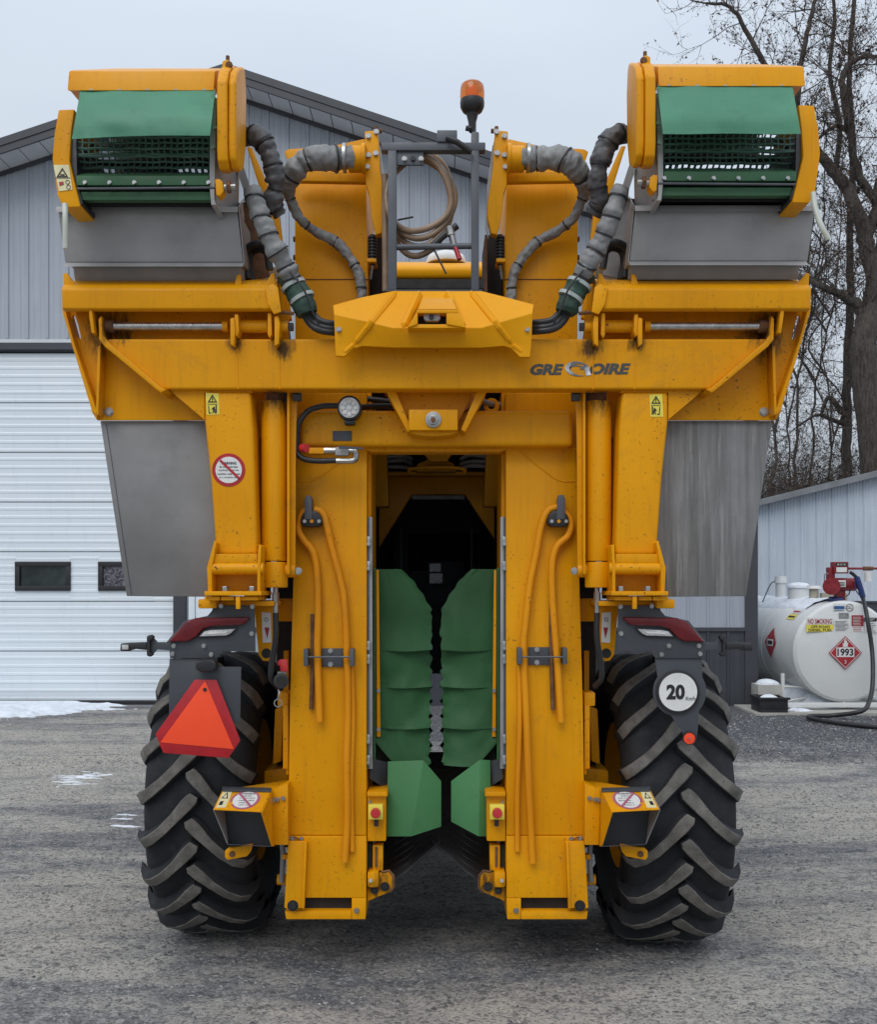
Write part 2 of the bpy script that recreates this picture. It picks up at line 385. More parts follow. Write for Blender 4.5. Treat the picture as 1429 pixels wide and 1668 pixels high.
def stones(name, n, zone, size, cols, label, rnd):
    vs, fs, mi = [], [], []
    for _ in range(n):
        x, y = zone(rnd); s_ = size(rnd); z = gz(x, y)
        b = len(vs); a = rnd.random()*PI
        e = [Vector((1, 0, 0)), Vector((0, 1, 0)), Vector((-1, 0, 0)), Vector((0, -1, 0)), Vector((0, 0, .75)), Vector((0, 0, -.5))]
        k_ = Vector((s_*rnd.uniform(.7, 1.4), s_*rnd.uniform(.7, 1.1), s_*rnd.uniform(.5, .9)))
        for q in e:
            q = Vector((q.x*k_.x, q.y*k_.y, q.z*k_.z))+Vector((rnd.uniform(-.3, .3)*s_, rnd.uniform(-.3, .3)*s_, rnd.uniform(-.2, .2)*s_)); q.rotate(Matrix.Rotation(a, 3, 'Z'))
            vs.append((x+q.x, y+q.y, z+q.z+s_*.15))
        m = rnd.randrange(len(cols))
        for f in ((0, 1, 4), (1, 2, 4), (2, 3, 4), (3, 0, 4), (1, 0, 5), (2, 1, 5), (3, 2, 5), (0, 3, 5)): fs.append(tuple(b+i for i in f)); mi.append(m)
    me = bpy.data.meshes.new(name); me.from_pydata(vs, [], fs); me.polygons.foreach_set('material_index', mi)
    for c in cols: me.materials.append(M[c])
    o = bpy.data.objects.new(name, me); COL.objects.link(o); return tag(o, label, 'gravel', kind='stuff')
M['stone_a'] = simple('blue_grey_stone', (.075, .08, .092), .9, 0, .4, 30)
M['stone_b'] = simple('mid_grey_stone', (.17, .17, .178), .9, 0, .3, 30)
M['stone_c'] = simple('pale_stone', (.40, .39, .37), .9, 0, .3, 30)
rn = random.Random(3)
stones('gravel', 16000, lambda r: (r.uniform(1.9, 6.0), 9.4+3.6*r.random()**.7), lambda r: .005+.010*r.random()**2, ['stone_a']*6+['stone_b']*2+['stone_c'], 'dark crushed stone loose along the building', rn)
stones('gravel', 26000, lambda r: (r.uniform(-4.4, 4.8), 3.5+8.5*r.random()**1.5), lambda r: .0025+.006*r.random()**3, ['stone_a', 'stone_b', 'stone_b', 'stone_c'], 'fine loose grit lying over the whole yard', rn)

# snow
k = NB('snow'); k.base(k.mix(k.mr(k.noise(9, 6), .35, .7), (.80, .84, .90), (.62, .66, .72))); k.rough(.7); k.b.inputs['Subsurface Weight'].default_value = .0; k.bump(k.noise(25, 6), .5, .02); M['snow'] = k.m
def snow(name, label, x0, x1, y0, y1, hgt, f, z0=0.0, nx_=90, ny_=40, cut=0.0, freq=2.2):
    vs = []; ok = {}
    for j in range(ny_+1):
        for i in range(nx_+1):
            x = x0+(x1-x0)*i/nx_; y = y0+(y1-y0)*j/ny_
            v = f(i/nx_, j/ny_)+.34*noise.noise((x*freq, y*freq*3, 8))+.22*noise.noise((x*9, y*20, 2)); ok[i, j] = v > cut
            vs.append((x, y, z0+gz(x, y)+(.004+hgt*min(1, max(0, v-cut)*1.6) if v > cut else -.03)))
    fs = [(j*(nx_+1)+i, j*(nx_+1)+i+1, (j+1)*(nx_+1)+i+1, (j+1)*(nx_+1)+i) for j in range(ny_) for i in range(nx_) if any(ok[a, b] for a in (i, i+1) for b in (j, j+1))]
    me = bpy.data.meshes.new(name); me.from_pydata(vs, [], fs); me.polygons.foreach_set('use_smooth', [True]*len(me.polygons)); me.materials.append(M['snow'])
    o = bpy.data.objects.new(name, me); COL.objects.link(o); return tag(o, label, 'snow', kind='stuff')
snow('snow', 'thin drift of snow along the garage door threshold', -7, -3.75, 11.9, 13.85, .08, lambda u, v: min(.8, ((11.9+1.95*v)-(12.05+max(0, u-.35)*3.0))*.7), cut=.02)
snow('snow', 'small snow remnants in an old wheel track', -3.25, -2.72, 8.25, 9.15, .010, lambda u, v: .34*math.sin(v*70)-.02-abs(u-.5)*.6-abs(v-.5)*.5, cut=.1, nx_=50, ny_=70)
snow('snow', 'small snow remnants beside the left tyre', -2.30, -1.98, 6.95, 7.35, .010, lambda u, v: .30*math.sin(v*24)-.05-abs(u-.5)*.5, cut=.1, nx_=30, ny_=50)

# ================================================================== MAIN BUILDING
BD = 14.0; Q = BD/F
def bx(px): return (px-CX)*Q
def bz(py): return H+(HZ-py)*Q
k = NB('grey_wall_steel'); c = k.mix(k.mr(k.noise(.6, 5), .3, .7), (.34, .375, .425), (.40, .435, .485)); c = k.mix(k.mr(k.noise(3, 6, (6, 6, .4)), .5, .75, 0, .25), c, (.16, .18, .20)); k.base(c); k.rough(.4); M['siding'] = k.m
M['wainscot'] = simple('charcoal_wall_steel', (.048, .054, .064), .45, 0, .12, 2, 0, 0, .2, (.09, .09, .09))
M['fascia'] = simple('charcoal_trim', (.050, .053, .062), .4, 0, .12, 2)
M['soffit'] = simple('grey_soffit', (.62, .64, .67), .5, 0, .08, 2)
k = NB('white_door_steel'); c = k.mix(k.mr(k.noise(.8, 5), .3, .7), (.70, .77, .82), (.75, .81, .86)); c = k.mix(k.mr(k.noise(5, 7, (3, 3, .5), .7), .55, .8, 0, .25), c, (.42, .47, .50)); k.base(c); k.rough(.35); M['door_white'] = k.m
k = NB('door_glass'); k.base(k.mix(k.mr(k.noise(1.8, 3, dist=1), .4, .65), (.014, .020, .020), (.06, .078, .074))); k.rough(.12); k.b.inputs['Specular IOR Level'].default_value = .4; M['glass_dark'] = k.m
k = NB('frosted_glass'); k.base(k.mix(k.mr(k.noise(11, 5, dist=3), .42, .6), (.03, .03, .035), (.20, .20, .23))); k.rough(.2); M['glass_frost'] = k.m
M['roof'] = simple('charcoal_roof_steel', (.06, .063, .07), .4)
PXK, PZ = bx(380), bz(153)                     # ridge
XL, XR = PXK-(bx(1234)-PXK), bx(1234)
SLP = .333
def roofz(x): return PZ-abs(x-PXK)*SLP
bld = thing('metal_building', (PXK, BD, 0), 'large grey ribbed steel building with dark roof trim and wainscot behind the harvester', 'building')
WZ = roofz(XR)
DX0, DX1, DZ1, DZ0 = bx(-250), bx(283), bz(573), .06
def siding_panel(x0, x1, z0, z1a, z1b, name, mat, parent, y=BD):
    # one sheet: broad rib on its left edge, two low ones between, screws in rows
    g = G(); wdt = x1-x0
    prof = [(0, .0), (.012, -.022), (.035, -.022), (.047, 0), (.32*wdt, 0), (.32*wdt+.006, -.004), (.32*wdt+.02, -.004), (.32*wdt+.026, 0), (.66*wdt, 0), (.66*wdt+.006, -.004), (.66*wdt+.02, -.004), (.66*wdt+.026, 0), (wdt, 0)]
    fr = []; tp = []
    for u, dy in prof:
        fr.append(g.bm.verts.new((x0+u, y+dy, z0))); tp.append(g.bm.verts.new((x0+u, y+dy, z1a+(z1b-z1a)*u/wdt)))
    for i in range(len(prof)-1): g.bm.faces.new((fr[i], fr[i+1], tp[i+1], tp[i]))
    o = g.out(name, mat, parent, smooth=0, recalc=False)
    return o
step = 32.6*Q
n = int(math.ceil((XR-.15-XL)/step)); x = XR-.15
for i in range(n):
    x1 = x; x0 = max(XL, x-step); x = x0
    cxm = (x0+x1)/2
    lo = 1.05
    if x1 > DX0-.05 and x0 < DX1+.20: lo = DZ1+.17
    if x1 - x0 < .08: continue
    if x1 > bx(306) and x0 < bx(415): lo = max(lo, 2.13)
    siding_panel(x0, x1, lo, roofz(x0)-.05, roofz(x1)-.05, 'siding_panel', 'siding', bld)
    if lo < 1.1: siding_panel(x0, x1, -.06, 1.0, 1.0, 'wainscot_panel', 'wainscot', bld)
# screws over the visible siding (small but real heads)
g = G()
xx = XR-.15
for i in range(n):
    for zz in (3.2, 4.6, 5.75, 6.5, 7.3):
        sx_ = xx-step*.93
        if roofz(sx_) > zz+.3 and (zz > 5.2 or sx_ > DX1+.3): g.cyl((sx_, BD-.008, zz), (sx_, BD+.01, zz), .007, None, 6)
    xx -= step
tag(g.out('screw_heads', 'fascia', bld), kind='stuff')
G().box((XL, BD-.03, 1.0), (DX0-.1, BD+.01, 1.05)).out('ledge_trim', 'fascia', bld)
G().box((bx(414), BD-.03, 1.0), (XR-.12, BD+.01, 1.05)).out('ledge_trim', 'fascia', bld)
G().box((XR-.17, BD-.028, -.06), (XR, BD+.15, roofz(XR)-.05)).out('corner_trim', 'fascia', bld)
G().box((XR-.012, BD+.15, -.06), (XR-.002, BD+22, WZ-.05)).out('side_wall', 'siding', bld)
G().box((XL, BD+.01, -.06), (XL+.01, BD+22, WZ-.05)).out('side_wall', 'siding', bld)
G().ext([Vector((XL, BD+.012, -.06)), Vector((DX0-.02, BD+.012, -.06)), Vector((DX0-.02, BD+.012, DZ1+.02)), Vector((DX1+.02, BD+.012, DZ1+.02)), Vector((DX1+.02, BD+.012, -.06)), Vector((XR-.02, BD+.012, -.06)), Vector((XR-.02, BD+.012, WZ-.06)), Vector((PXK, BD+.012, PZ-.06)), Vector((XL, BD+.012, WZ-.06))], (0, .15, 0)).out('wall_core', 'siding', bld)
OV = .50; EV = .10
for sgn in (-1, 1):
    xe = PXK+sgn*(XR-PXK+EV)
    ze = PZ-(XR-PXK+EV)*SLP
    # roof slab and the two-step rake board in front of it
    G().ext([Vector((PXK, BD-OV, PZ+.12)), Vector((xe, BD-OV, ze+.12)), Vector((xe, BD-OV, ze+.04)), Vector((PXK, BD-OV, PZ+.04))], (0, 23, 0)).out('roof', 'roof', bld)
    G().ext([Vector((PXK, BD-OV-.025, PZ+.15)), Vector((xe, BD-OV-.025, ze+.15)), Vector((xe, BD-OV-.025, ze+.05)), Vector((PXK, BD-OV-.025, PZ+.05))], (0, .023, 0)).out('rake_trim', 'fascia', bld)
    G().ext([Vector((PXK, BD-OV-.012, PZ+.05)), Vector((xe, BD-OV-.012, ze+.05)), Vector((xe, BD-OV-.012, ze-.045)), Vector((PXK, BD-OV-.012, PZ-.045))], (0, .03, 0)).out('fascia_board', 'fascia', bld)
    m = int((XR-PXK+EV)/.27)
    for i in range(m):
        a = PXK+sgn*(.27*i+.006); b = PXK+sgn*(.27*(i+1)-.006); za, zb = PZ-abs(a-PXK)*SLP-.03, PZ-abs(b-PXK)*SLP-.03
        G().ext([Vector((a, BD-OV+.02, za)), Vector((b, BD-OV+.02, zb)), Vector((b, BD-OV+.02, zb+.02)), Vector((a, BD-OV+.02, za+.02))], (0, OV-.04, 0)).out('soffit_panel', 'soffit', bld)
    G().ext([Vector((PXK, BD-.05, PZ-.03)), Vector((xe, BD-.05, ze-.03)), Vector((xe, BD-.05, ze-.085)), Vector((PXK, BD-.05, PZ-.085))], (0, .025, 0)).out('frieze_trim', 'fascia', bld)
# overhead garage door
door = part('garage_door', (DX0, BD, 0), bld)
G().box((DX0-.1, BD-.05, DZ1+.02), (DX1+.2, BD+.02, DZ1+.11)).out('head_trim', 'fascia', door)
G().box((DX0-.1, BD-.035, DZ1+.112), (DX1+.2, BD+.01, DZ1+.16)).out('drip_trim', 'soffit', door)
z = .062; sh = (DZ1-.015-z)/7
rows = []
for r_ in range(7):
    z0, z1 = z+r_*sh, z+(r_+1)*sh
    win = (r_ == 2)
    def ribs(g, xa, xb, za, zb, y=BD+.03):
        nr = max(1, int(round((zb-za)/(13.83*Q)))); prof = []
        for i in range(nr):
            a = za+(zb-za)*i/nr; h_ = (zb-za)/nr
            prof += [(0, a+.002), (-.0045, a+.012), (-.0045, a+h_*.34), (.0, a+h_*.48), (0, a+h_-.002)]
        prof.append((0, zb))
        vs = []
        for dy, zz in prof: vs += [(xa, y+dy, zz), (xb, y+dy, zz)]
        g.faces(vs, [(2*i, 2*i+1, 2*i+3, 2*i+2) for i in range(len(prof)-1)])
    g = G()
    if not win: ribs(g, DX0, DX1, z0+.004, z1-.004)
    else:
        wins = []; xw = bx(25)
        while xw > DX0+.3: wins.append(xw); xw -= 135.5*Q
        wins = [bx(25+135.5)]+wins; wins = sorted(wins)
        wz0, wz1 = bz(961), bz(916); ww = 88*Q
        cur = DX0
        for a in wins:
            ribs(g, cur, a, z0+.004, z1-.004); ribs(g, a, a+ww, z0+.004, wz0); ribs(g, a, a+ww, wz1, z1-.004); cur = a+ww
        ribs(g, cur, DX1, z0+.004, z1-.004)
        for i, a in enumerate(wins):
            fw = .055; G_ = G()
            G_.box((a-.01, BD+.0, wz0-.01), (a+ww+.01, BD+.05, wz0+fw)).box((a-.01, BD, wz1-fw), (a+ww+.01, BD+.05, wz1+.01)).box((a-.01, BD, wz0+fw), (a+fw, BD+.05, wz1-fw)).box((a+ww-fw, BD, wz0+fw), (a+ww+.01, BD+.05, wz1-fw))
            G_.out('window_frame', 'black', door, bevel=.006)
            G().box((a+fw, BD+.035, wz0+fw), (a+ww-fw, BD+.04, wz1-fw)).out('window_pane', 'glass_frost' if i == len(wins)-1 else 'glass_dark', door)
    g.out('door_section', 'door_white', door, smooth=0, recalc=False)
    G().box((DX0, BD+.033, z0-.0025), (DX1, BD+.045, z0+.0025)).out('section_joint', 'black', door)
G().box((DX0, BD-.03, -.04), (DX1, BD+.05, z-.004)).out('bottom_seal', 'black', door)
G().box((DX1+.003, BD-.045, -.06), (DX1+.17, BD+.02, DZ1+.02)).out('door_jamb', 'wainscot', bld, bevel=.004)
G().box((DX0-.17, BD-.045, -.06), (DX0-.003, BD+.02, DZ1+.02)).out('door_jamb', 'wainscot', bld, bevel=.004)
wd = part('walk_door', (bx(360), BD, 0), bld)
G().box((bx(308), BD-.03, -.05), (bx(318), BD+.02, 2.12)).box((bx(403), BD-.03, -.05), (bx(413), BD+.02, 2.12)).box((bx(318), BD-.03, 2.05), (bx(403), BD+.02, 2.12)).out('door_frame', 'door_white', wd, bevel=.004)
G().box((bx(318.5), BD-.008, .0), (bx(402.5), BD+.02, 2.045)).out('door_leaf', 'door_white', wd, bevel=.004)
# concrete sill in front of the big door
tag(G().box((DX0-.2, BD-.30, -.1), (DX1+.2, BD-.05, .02)).out('door_sill', 'stone_b', bld, bevel=.01))

# ================================================================== SIDE SHED
SD = 30.0
k = NB('galvanised_wall'); c = k.mix(k.mr(k.noise(.35, 4), .3, .7), (.50, .56, .64), (.64, .69, .76)); c = k.mix(k.mr(k.noise(2.2, 6, (3, 3, .12), .7), .45, .7, 0, .6), c, (.38, .42, .49)); k.base(c); k.rough(.42); M['galv'] = k.m
M['shed_trim'] = simple('weathered_roof_trim', (.20, .21, .22), .6, 0, .2, 2)
qs = SD/F
def sxx(px): return (px-CX)*qs
def shz(x): return H+(HZ-(812-(x/qs+CX-1250)*.2458))*qs
shed = thing('metal_shed', (sxx(1400), SD, 0), 'pale galvanised steel shed behind the white fuel tank', 'shed')
a0, a1 = sxx(1150), sxx(1760)
x = a0
while x < a1:
    x1 = x+.9; g = G(); top = []; bot = []
    for i in range(41):
        ph = i % 4; u = x+.9*i/40; dy = (0, -.012, -.012, 0)[ph]
        if i % 20 == 1: dy = -.03
        bot.append(g.bm.verts.new((u, SD+dy, 1.18))); top.append(g.bm.verts.new((u, SD+dy, shz(u)-.12)))
    for i in range(40): g.bm.faces.new((bot[i], bot[i+1], top[i+1], top[i]))
    g.out('siding_panel', 'galv', shed, smooth=0, recalc=False)
    G().box((x+.004, SD-.01, -.05), (x1-.004, SD+.02, 1.12)).out('wainscot_panel', 'wainscot', shed)
    x = x1
G().box((a0, SD-.04, 1.12), (a1, SD+.02, 1.18)).out('ledge_trim', 'fascia', shed)
G().ext([Vector((a0, SD-.35, shz(a0))), Vector((a1, SD-.35, shz(a1))), Vector((a1, SD-.35, shz(a1)-.15)), Vector((a0, SD-.35, shz(a0)-.15))], (0, .05, 0)).out('rake_trim', 'shed_trim', shed)
G().ext([Vector((a0, SD-.3, shz(a0)+.03)), Vector((a1, SD-.3, shz(a1)+.03)), Vector((a1, SD-.3, shz(a1)-.02)), Vector((a0, SD-.3, shz(a0)-.02))], (0, 2.2, 0)).out('roof', 'shed_trim', shed)
G().ext([Vector((a0, SD+.03, 0)), Vector((a1, SD+.03, 0)), Vector((a1, SD+.03, shz(a1)-.16)), Vector((a0, SD+.03, shz(a0)-.16))], (0, 1.5, 0)).out('wall_core', 'galv', shed)

# ================================================================== FUEL TANK
M['tank_white'] = simple('white_tank_paint', (.66, .67, .66), .35, 0, .05, 3, .03, 20, .10, (.42, .42, .38))
M['concrete'] = simple('concrete', (.36, .35, .32), .9, 0, .15, 5, .3, 60, .4, (.20, .19, .17))
M['pump_red'] = simple('red_pump_casting', (.22, .014, .02), .4, 0, .3, 14, .2, 60, .25, (.05, .01, .01))
M['nozzle_blue'] = simple('blue_nozzle', (.02, .035, .14), .4)
M['galv_bracket'] = simple('beige_bracket', (.34, .31, .24), .6)
TD = 13.3; tx, tz, tr_ = (1376-CX)*TD/F, H+(HZ-1061)*TD/F, .642
def T(px, py, d=TD): return W(px, py, d)
tank = thing('fuel_tank', (tx, TD+2, 0), 'white cylindrical diesel tank on a steel skid with red hand pump and placards', 'fuel tank')
TLEN = 4.0
pr = [(.0, -.075), (tr_*.45, -.066), (tr_*.8, -.042), (tr_*.95, -.016), (tr_, .02), (tr_, TLEN-.02), (tr_*.95, TLEN+.016), (tr_*.5, TLEN+.06), (0, TLEN+.07)]
pr[0] = (.002, -.075); pr[-1] = (.002, TLEN+.07)
g = G(); c0 = Vector((tx, TD, tz)); v = []
nn_ = 64
for r_, a in pr:
    for k_ in range(nn_): t = 2*PI*k_/nn_; v.append(c0+Vector((r_*math.cos(t), a, r_*math.sin(t))))
g.faces(v, [(i*nn_+j, i*nn_+(j+1) % nn_, (i+1)*nn_+(j+1) % nn_, (i+1)*nn_+j) for i in range(len(pr)-1) for j in range(nn_)])
g.out('tank_shell', 'tank_white', tank, smooth=30)
for yy in (.03, 1.35, 2.7): G().ring((tx, TD+yy, tz), tr_-.01, tr_+.006, .012, 64).out('weld_seam', 'tank_white', tank, smooth=40)
# snow lying on the top
g = G(); rows_ = []
for j in range(61):
    y = TD+.35+3.5*j/60; row = []
    for i in range(29):
        t = -1+2*i/28; lim = .62+.22*noise.noise((y*2.2, 3 if t < 0 else 8, 0)); e = max(0, 1-abs(t)**3)
        a = PI/2-t*lim*1.05; rad = tr_+.003+e*(.030+.022*noise.noise((t*5, y*5, 1))) if abs(t) < .999 else tr_-.004
        if y < TD+.7 and t > -.1: rad = tr_-.004
        row.append(g.bm.verts.new((tx+rad*math.cos(a), y, tz+rad*math.sin(a))))
    rows_.append(row)
for j in range(60):
    for i in range(28): g.bm.faces.new((rows_[j][i], rows_[j][i+1], rows_[j+1][i+1], rows_[j+1][i]))
so_ = g.out('snow', 'snow', None, smooth=60); tag(so_, 'snow lying along the top of the white tank', 'snow', kind='stuff')
# skid
zt = H-(1146-HZ)*TD/F*1.0
g = G(); lx, rx = T(1293, 0).x, tx+(tx-T(1293, 0).x)
sk = lambda a, b: G().box(a, b).out('skid_beam', 'tank_white', tank, bevel=.004)
sk((lx-.10, TD-.02, .06), (rx+.1, TD+.03, .12)); sk((lx-.10, TD+3.6, .06), (rx+.1, TD+3.65, .12))
sk((lx-.10, TD+.03, .03), (lx-.03, TD+3.6, .11)); sk((rx+.03, TD+.03, .03), (rx+.10, TD+3.6, .11))
for xx, yy in ((lx-.07, .25), (rx+.03, .25), (lx-.07, 2.4), (rx+.03, 2.4)):
    G().box((xx, TD+yy, .11), (xx+.04, TD+yy+.04, tz-.30)).out('skid_leg', 'tank_white', tank)
for yy in (.27, 2.42):
    for sg in (-1, 1):
        G().tube([(tx+sg*(rx-tx+.04), TD+yy, .10), (tx+sg*.25, TD+yy, tz-tr_+.05)], .018, 6).out('skid_brace', 'tank_white', tank)
G().tube([(lx-.05, TD+.27, .3), (tx-.3, TD+.27, .28), (tx+.3, TD+.27, .28), (rx+.05, TD+.27, .3)], .018, 6).out('skid_brace', 'tank_white', tank)
G().tube([(tx, TD+.02, tz-tr_-.0), (tx, TD+.02, tz-tr_-.08)], .018, 8).out('drain_stub', 'tank_white', tank)
# placards on the front head (they follow its slight dome)
FD = TD-.080
def placard(cx_, cy_, half, d, parent):
    h_ = half
    def dm(r_): return [(cx_, cy_-r_), (cx_+r_, cy_), (cx_, cy_+r_), (cx_-r_, cy_)]
    o = G().poly(dm(h_), d, .003).out('placard', 'ink_red', parent, smooth=0)
    a, b = h_*.93, h_*.89
    g = G()
    for i in range(4):
        p, q = dm(a), dm(b); j = (i+1) % 4; g.poly([p[i], p[j], q[j], q[i]], d-.0015, .001)
    g.out('placard_line', 'white', o, smooth=0)
    G().rect(cx_-14.5, cy_-8.5, cx_+14.5, cy_+7, d-.002, .0015).out('number_panel', 'white', o, smooth=0)
    text('1993', cx_, cy_-.8, d-.004, 12, 'ink', o, wd=26, bold=.03)
    text('3', cx_, cy_+15, d-.003, 6, 'white', o)
    g = G(); g.poly([(cx_-3.6, cy_-10), (cx_-4.6, cy_-16), (cx_-2.5, cy_-14.5), (cx_-1.6, cy_-20), (cx_+.2, cy_-24), (cx_+1.0, cy_-18.5), (cx_+2.4, cy_-20), (cx_+2.8, cy_-15.5), (cx_+4.8, cy_-17), (cx_+3.6, cy_-10)], d-.003, .001)
    g.rect(cx_-5.5, cy_-9.7, cx_+5.5, cy_-9, d-.003, .001); g.out('flame_symbol', 'white', o, smooth=0)
    return o
placard(1377.5, 1063, 27, FD-.01, tank)
def label_(x0, y0, x1, y1, mat, d=FD+.012, name='label'):
    return G().rect(x0, y0, x1, y1, d, .003).out(name, mat, tank, smooth=0)
o = label_(1314, 1006, 1357, 1017, 'white', FD+.018); text('NO SMOKING', 1336, 1012, FD+.014, 8, 'ink_red', o, wd=39, bold=.012)
o = label_(1314, 1017.3, 1358, 1029, 'sticker_yellow', FD+.018); text('OFF-ROAD', 1337, 1020.6, FD+.014, 4.0, 'ink', o, wd=31, bold=.012); text('DIESEL FUEL', 1337, 1026, FD+.014, 4.4, 'ink', o, wd=39, bold=.012)
def lines(o, x0, x1, y0, y1, n_, mat, d):
    g = G(); rr_ = random.Random(int(x0*7+y0))
    for i in range(n_):
        yy = y0+(y1-y0)*(i+.5)/n_; g.rect(x0, yy-.35, x0+(x1-x0)*rr_.uniform(.7, 1), yy+.35, d, .001)
    g.out('small_print', mat, o, smooth=0)
o = label_(1359, 1009, 1386, 1029, 'white'); lines(o, 1361, 1384, 1011, 1028, 8, 'text_grey', FD+.009)
o = label_(1388, 1002, 1407, 1020, 'ink_red'); lines(o, 1390, 1405, 1004, 1019, 6, 'white', FD+.009); o = label_(1388, 1020.3, 1407, 1030, 'white'); lines(o, 1390, 1405, 1021, 1029, 3, 'ink_red', FD+.009)
o = label_(1407.5, 1006, 1429, 1012, 'ink', FD+.014); lines(o, 1409, 1427, 1007, 1011, 2, 'white', FD+.009)
o = label_(1409, 1013, 1430, 1030, 'white', FD+.014); lines(o, 1411, 1428, 1014, 1029, 5, 'text_grey', FD+.009)
o = label_(1358, 983, 1377, 995, 'white', FD+.035); G().rect(1359, 987, 1376, 992, FD+.030, .003).out('blue_band', 'ink_blue', o); lines(o, 1360, 1375, 993, 995, 1, 'ink_blue', FD+.030)
o = G().disc(1384.5, 989.5, FD+.036, 6.5, .004).out('label', 'white', tank); G().ring(W(1384.5, 989.5, FD+.032), 5.2*TD/F, 6*TD/F, .002).out('label_ring', 'text_grey', o); lines(o, 1380, 1389, 987, 992, 2, 'text_grey', FD+.030)
label_(1367, 998, 1383, 1007, 'steel', FD+.02, 'data_plate')
# markings on the flank of the shell
def flank(y, ang, w_, h_, mat, diamond=False, off=.006):
    g = G(); pts = []
    cor = [(0, 1), (1, 0), (0, -1), (-1, 0)] if diamond else [(-1, 1), (1, 1), (1, -1), (-1, -1)]
    m = 10; grid = []
    v = []
    for j in range(m+1):
        for i in range(m+1):
            a_, b_ = -1+2*i/m, -1+2*j/m
            if diamond: a_, b_ = (a_-b_)/2, (a_+b_)/2
            an = ang+b_*h_/2/tr_
            v.append((tx-(tr_+off)*math.cos(an), TD+y+a_*w_/2, tz+(tr_+off)*math.sin(an)))
    g.faces(v, [(j*(m+1)+i, j*(m+1)+i+1, (j+1)*(m+1)+i+1, (j+1)*(m+1)+i) for j in range(m) for i in range(m)])
    return g.out('side_label', mat, tank, smooth=60)
flank(.95, .10, .48, .42, 'ink_red', True); flank(.95, .10, .26, .09, 'white', False, .009)
flank(.55, .72, .30, .085, 'sticker_yellow'); flank(.55, .87, .30, .08, 'white')
flank(.95, .10, .20, .05, 'ink', False, .011); flank(.55, .72, .24, .03, 'ink', False, .009); flank(.55, .87, .24, .035, 'ink_red', False, .009)
# fittings on top
def top(x, y): return tz+math.sqrt(max(0, tr_**2-(x-tx)**2))
hx, hy = T(1301, 0, TD+1.5).x, TD+1.5
G().cyl((hx, hy, top(hx, hy)-.05), (hx, hy, top(hx, hy)+.17), .145, None, 28).out('hatch_neck', 'tank_white', tank, smooth=30)
G().cyl((hx, hy, top(hx, hy)+.171), (hx, hy, top(hx, hy)+.20), .165, .16, 28).lathe([(.155, top(hx, hy)+.202), (.12, top(hx, hy)+.235), (.002, top(hx, hy)+.25)], (hx, hy, 0), 28).out('hatch_lid', 'snow', tank, smooth=30)
vx, vy = T(1272, 0, TD+2.4).x, TD+2.4
G().cyl((vx, vy, top(vx, vy)-.05), (vx, vy, top(vx, vy)+.24), .075, None, 20).out('vent_pipe', 'tank_white', tank, smooth=30)
G().cyl((vx, vy, top(vx, vy)+.24), (vx, vy, top(vx, vy)+.34), .095, .085, 20).out('vent_cap', 'white', tank, smooth=30)
G().tube(catmull([(vx-.05, vy, top(vx, vy)+.28), (vx-.15, vy, top(vx, vy)+.22), (vx-.26, vy, top(vx, vy)-.02), (vx-.30, vy, top(vx, vy)-.12)]), .008, 6).out('vent_wire', 'black', tank)
fx, fy = T(1326, 0, TD+.9).x, TD+.9
G().cyl((fx, fy, top(fx, fy)-.04), (fx, fy, top(fx, fy)+.16), .06, None, 18).out('fill_pipe', 'galv_bracket', tank, smooth=30)
G().cyl((fx, fy, top(fx, fy)+.16), (fx, fy, top(fx, fy)+.20), .10, .085, 18).out('fill_cap', 'white', tank, smooth=30)
G().box((fx+.08, fy-.1, tz+tr_-.02), (fx+.42, fy, tz+tr_+.10)).out('anchor_bracket', 'galv_bracket', tank, bevel=.01)
# pump
pump = part('fuel_pump', T(1367, 960, TD+.22), tank); PD = TD+.16
G().rect(1363, 948, 1378, 978, PD+.03, .12).out('pump_base', 'pump_red', pump, bevel=.012)
G().cyl(T(1352, 952, PD+.05), T(1392, 952, PD+.05), 11*TD/F, None, 22).out('pump_motor', 'pump_red', pump, smooth=40)
G().cyl(T(1392, 952, PD+.05), T(1397, 952, PD+.05), 8*TD/F, None, 18).out('motor_cap', 'pump_red', pump, smooth=40)
G().cyl(T(1355, 955, PD-.10), T(1355, 955, PD+.12), 14*TD/F, None, 26).out('pump_head', 'pump_red', pump, smooth=40)
for i in range(6):
    a = i*PI/3; G().cyl(T(1355+10*math.cos(a), 955+10*math.sin(a), PD-.115), T(1355+10*math.cos(a), 955+10*math.sin(a), PD-.10), .012, None, 6).out('pump_bolt', 'pump_red', pump)
G().rect(1350, 924, 1361, 944, PD+.02, .1).out('pump_neck', 'pump_red', pump, bevel=.01)
G().rect(1359, 915, 1383, 934, PD-.04, .14).out('flow_meter', 'pump_red', pump, bevel=.012)
G().rect(1362, 917, 1380, 922, PD-.046, .006).out('meter_counter', 'ink', pump); text('0 0 0', 1371, 919.5, PD-.049, 3, 'white', pump, wd=13)
G().rect(1363, 924, 1380, 932, PD-.046, .006).out('meter_label', 'white', pump)
G().rect(1365, 945, 1378, 956, PD-.056, .006).out('pump_label', 'white', pump); 
for i in range(3): G().rect(1366.5, 948.2+2.5*i, 1376.5, 949.4+2.5*i, PD-.060, .003).out('label_print', 'ink', pump)
G().tube([T(1352, 978, PD+.05), T(1372, 978, PD+.05)], .05, 12).out('pump_flange', 'nozzle_blue', pump)
G().cyl(T(1383, 926, PD), T(1440, 926, PD), .016, None, 10).out('outlet_pipe', 'pump_red', pump)
G().cyl(T(1407, 926, PD), T(1422, 926, PD), .028, None, 10).out('pipe_union', 'rust', pump)
G().cyl(T(1415, 931, PD), T(1415, 947, PD), .048, None, 20).out('filter_can', 'white', pump, smooth=40)
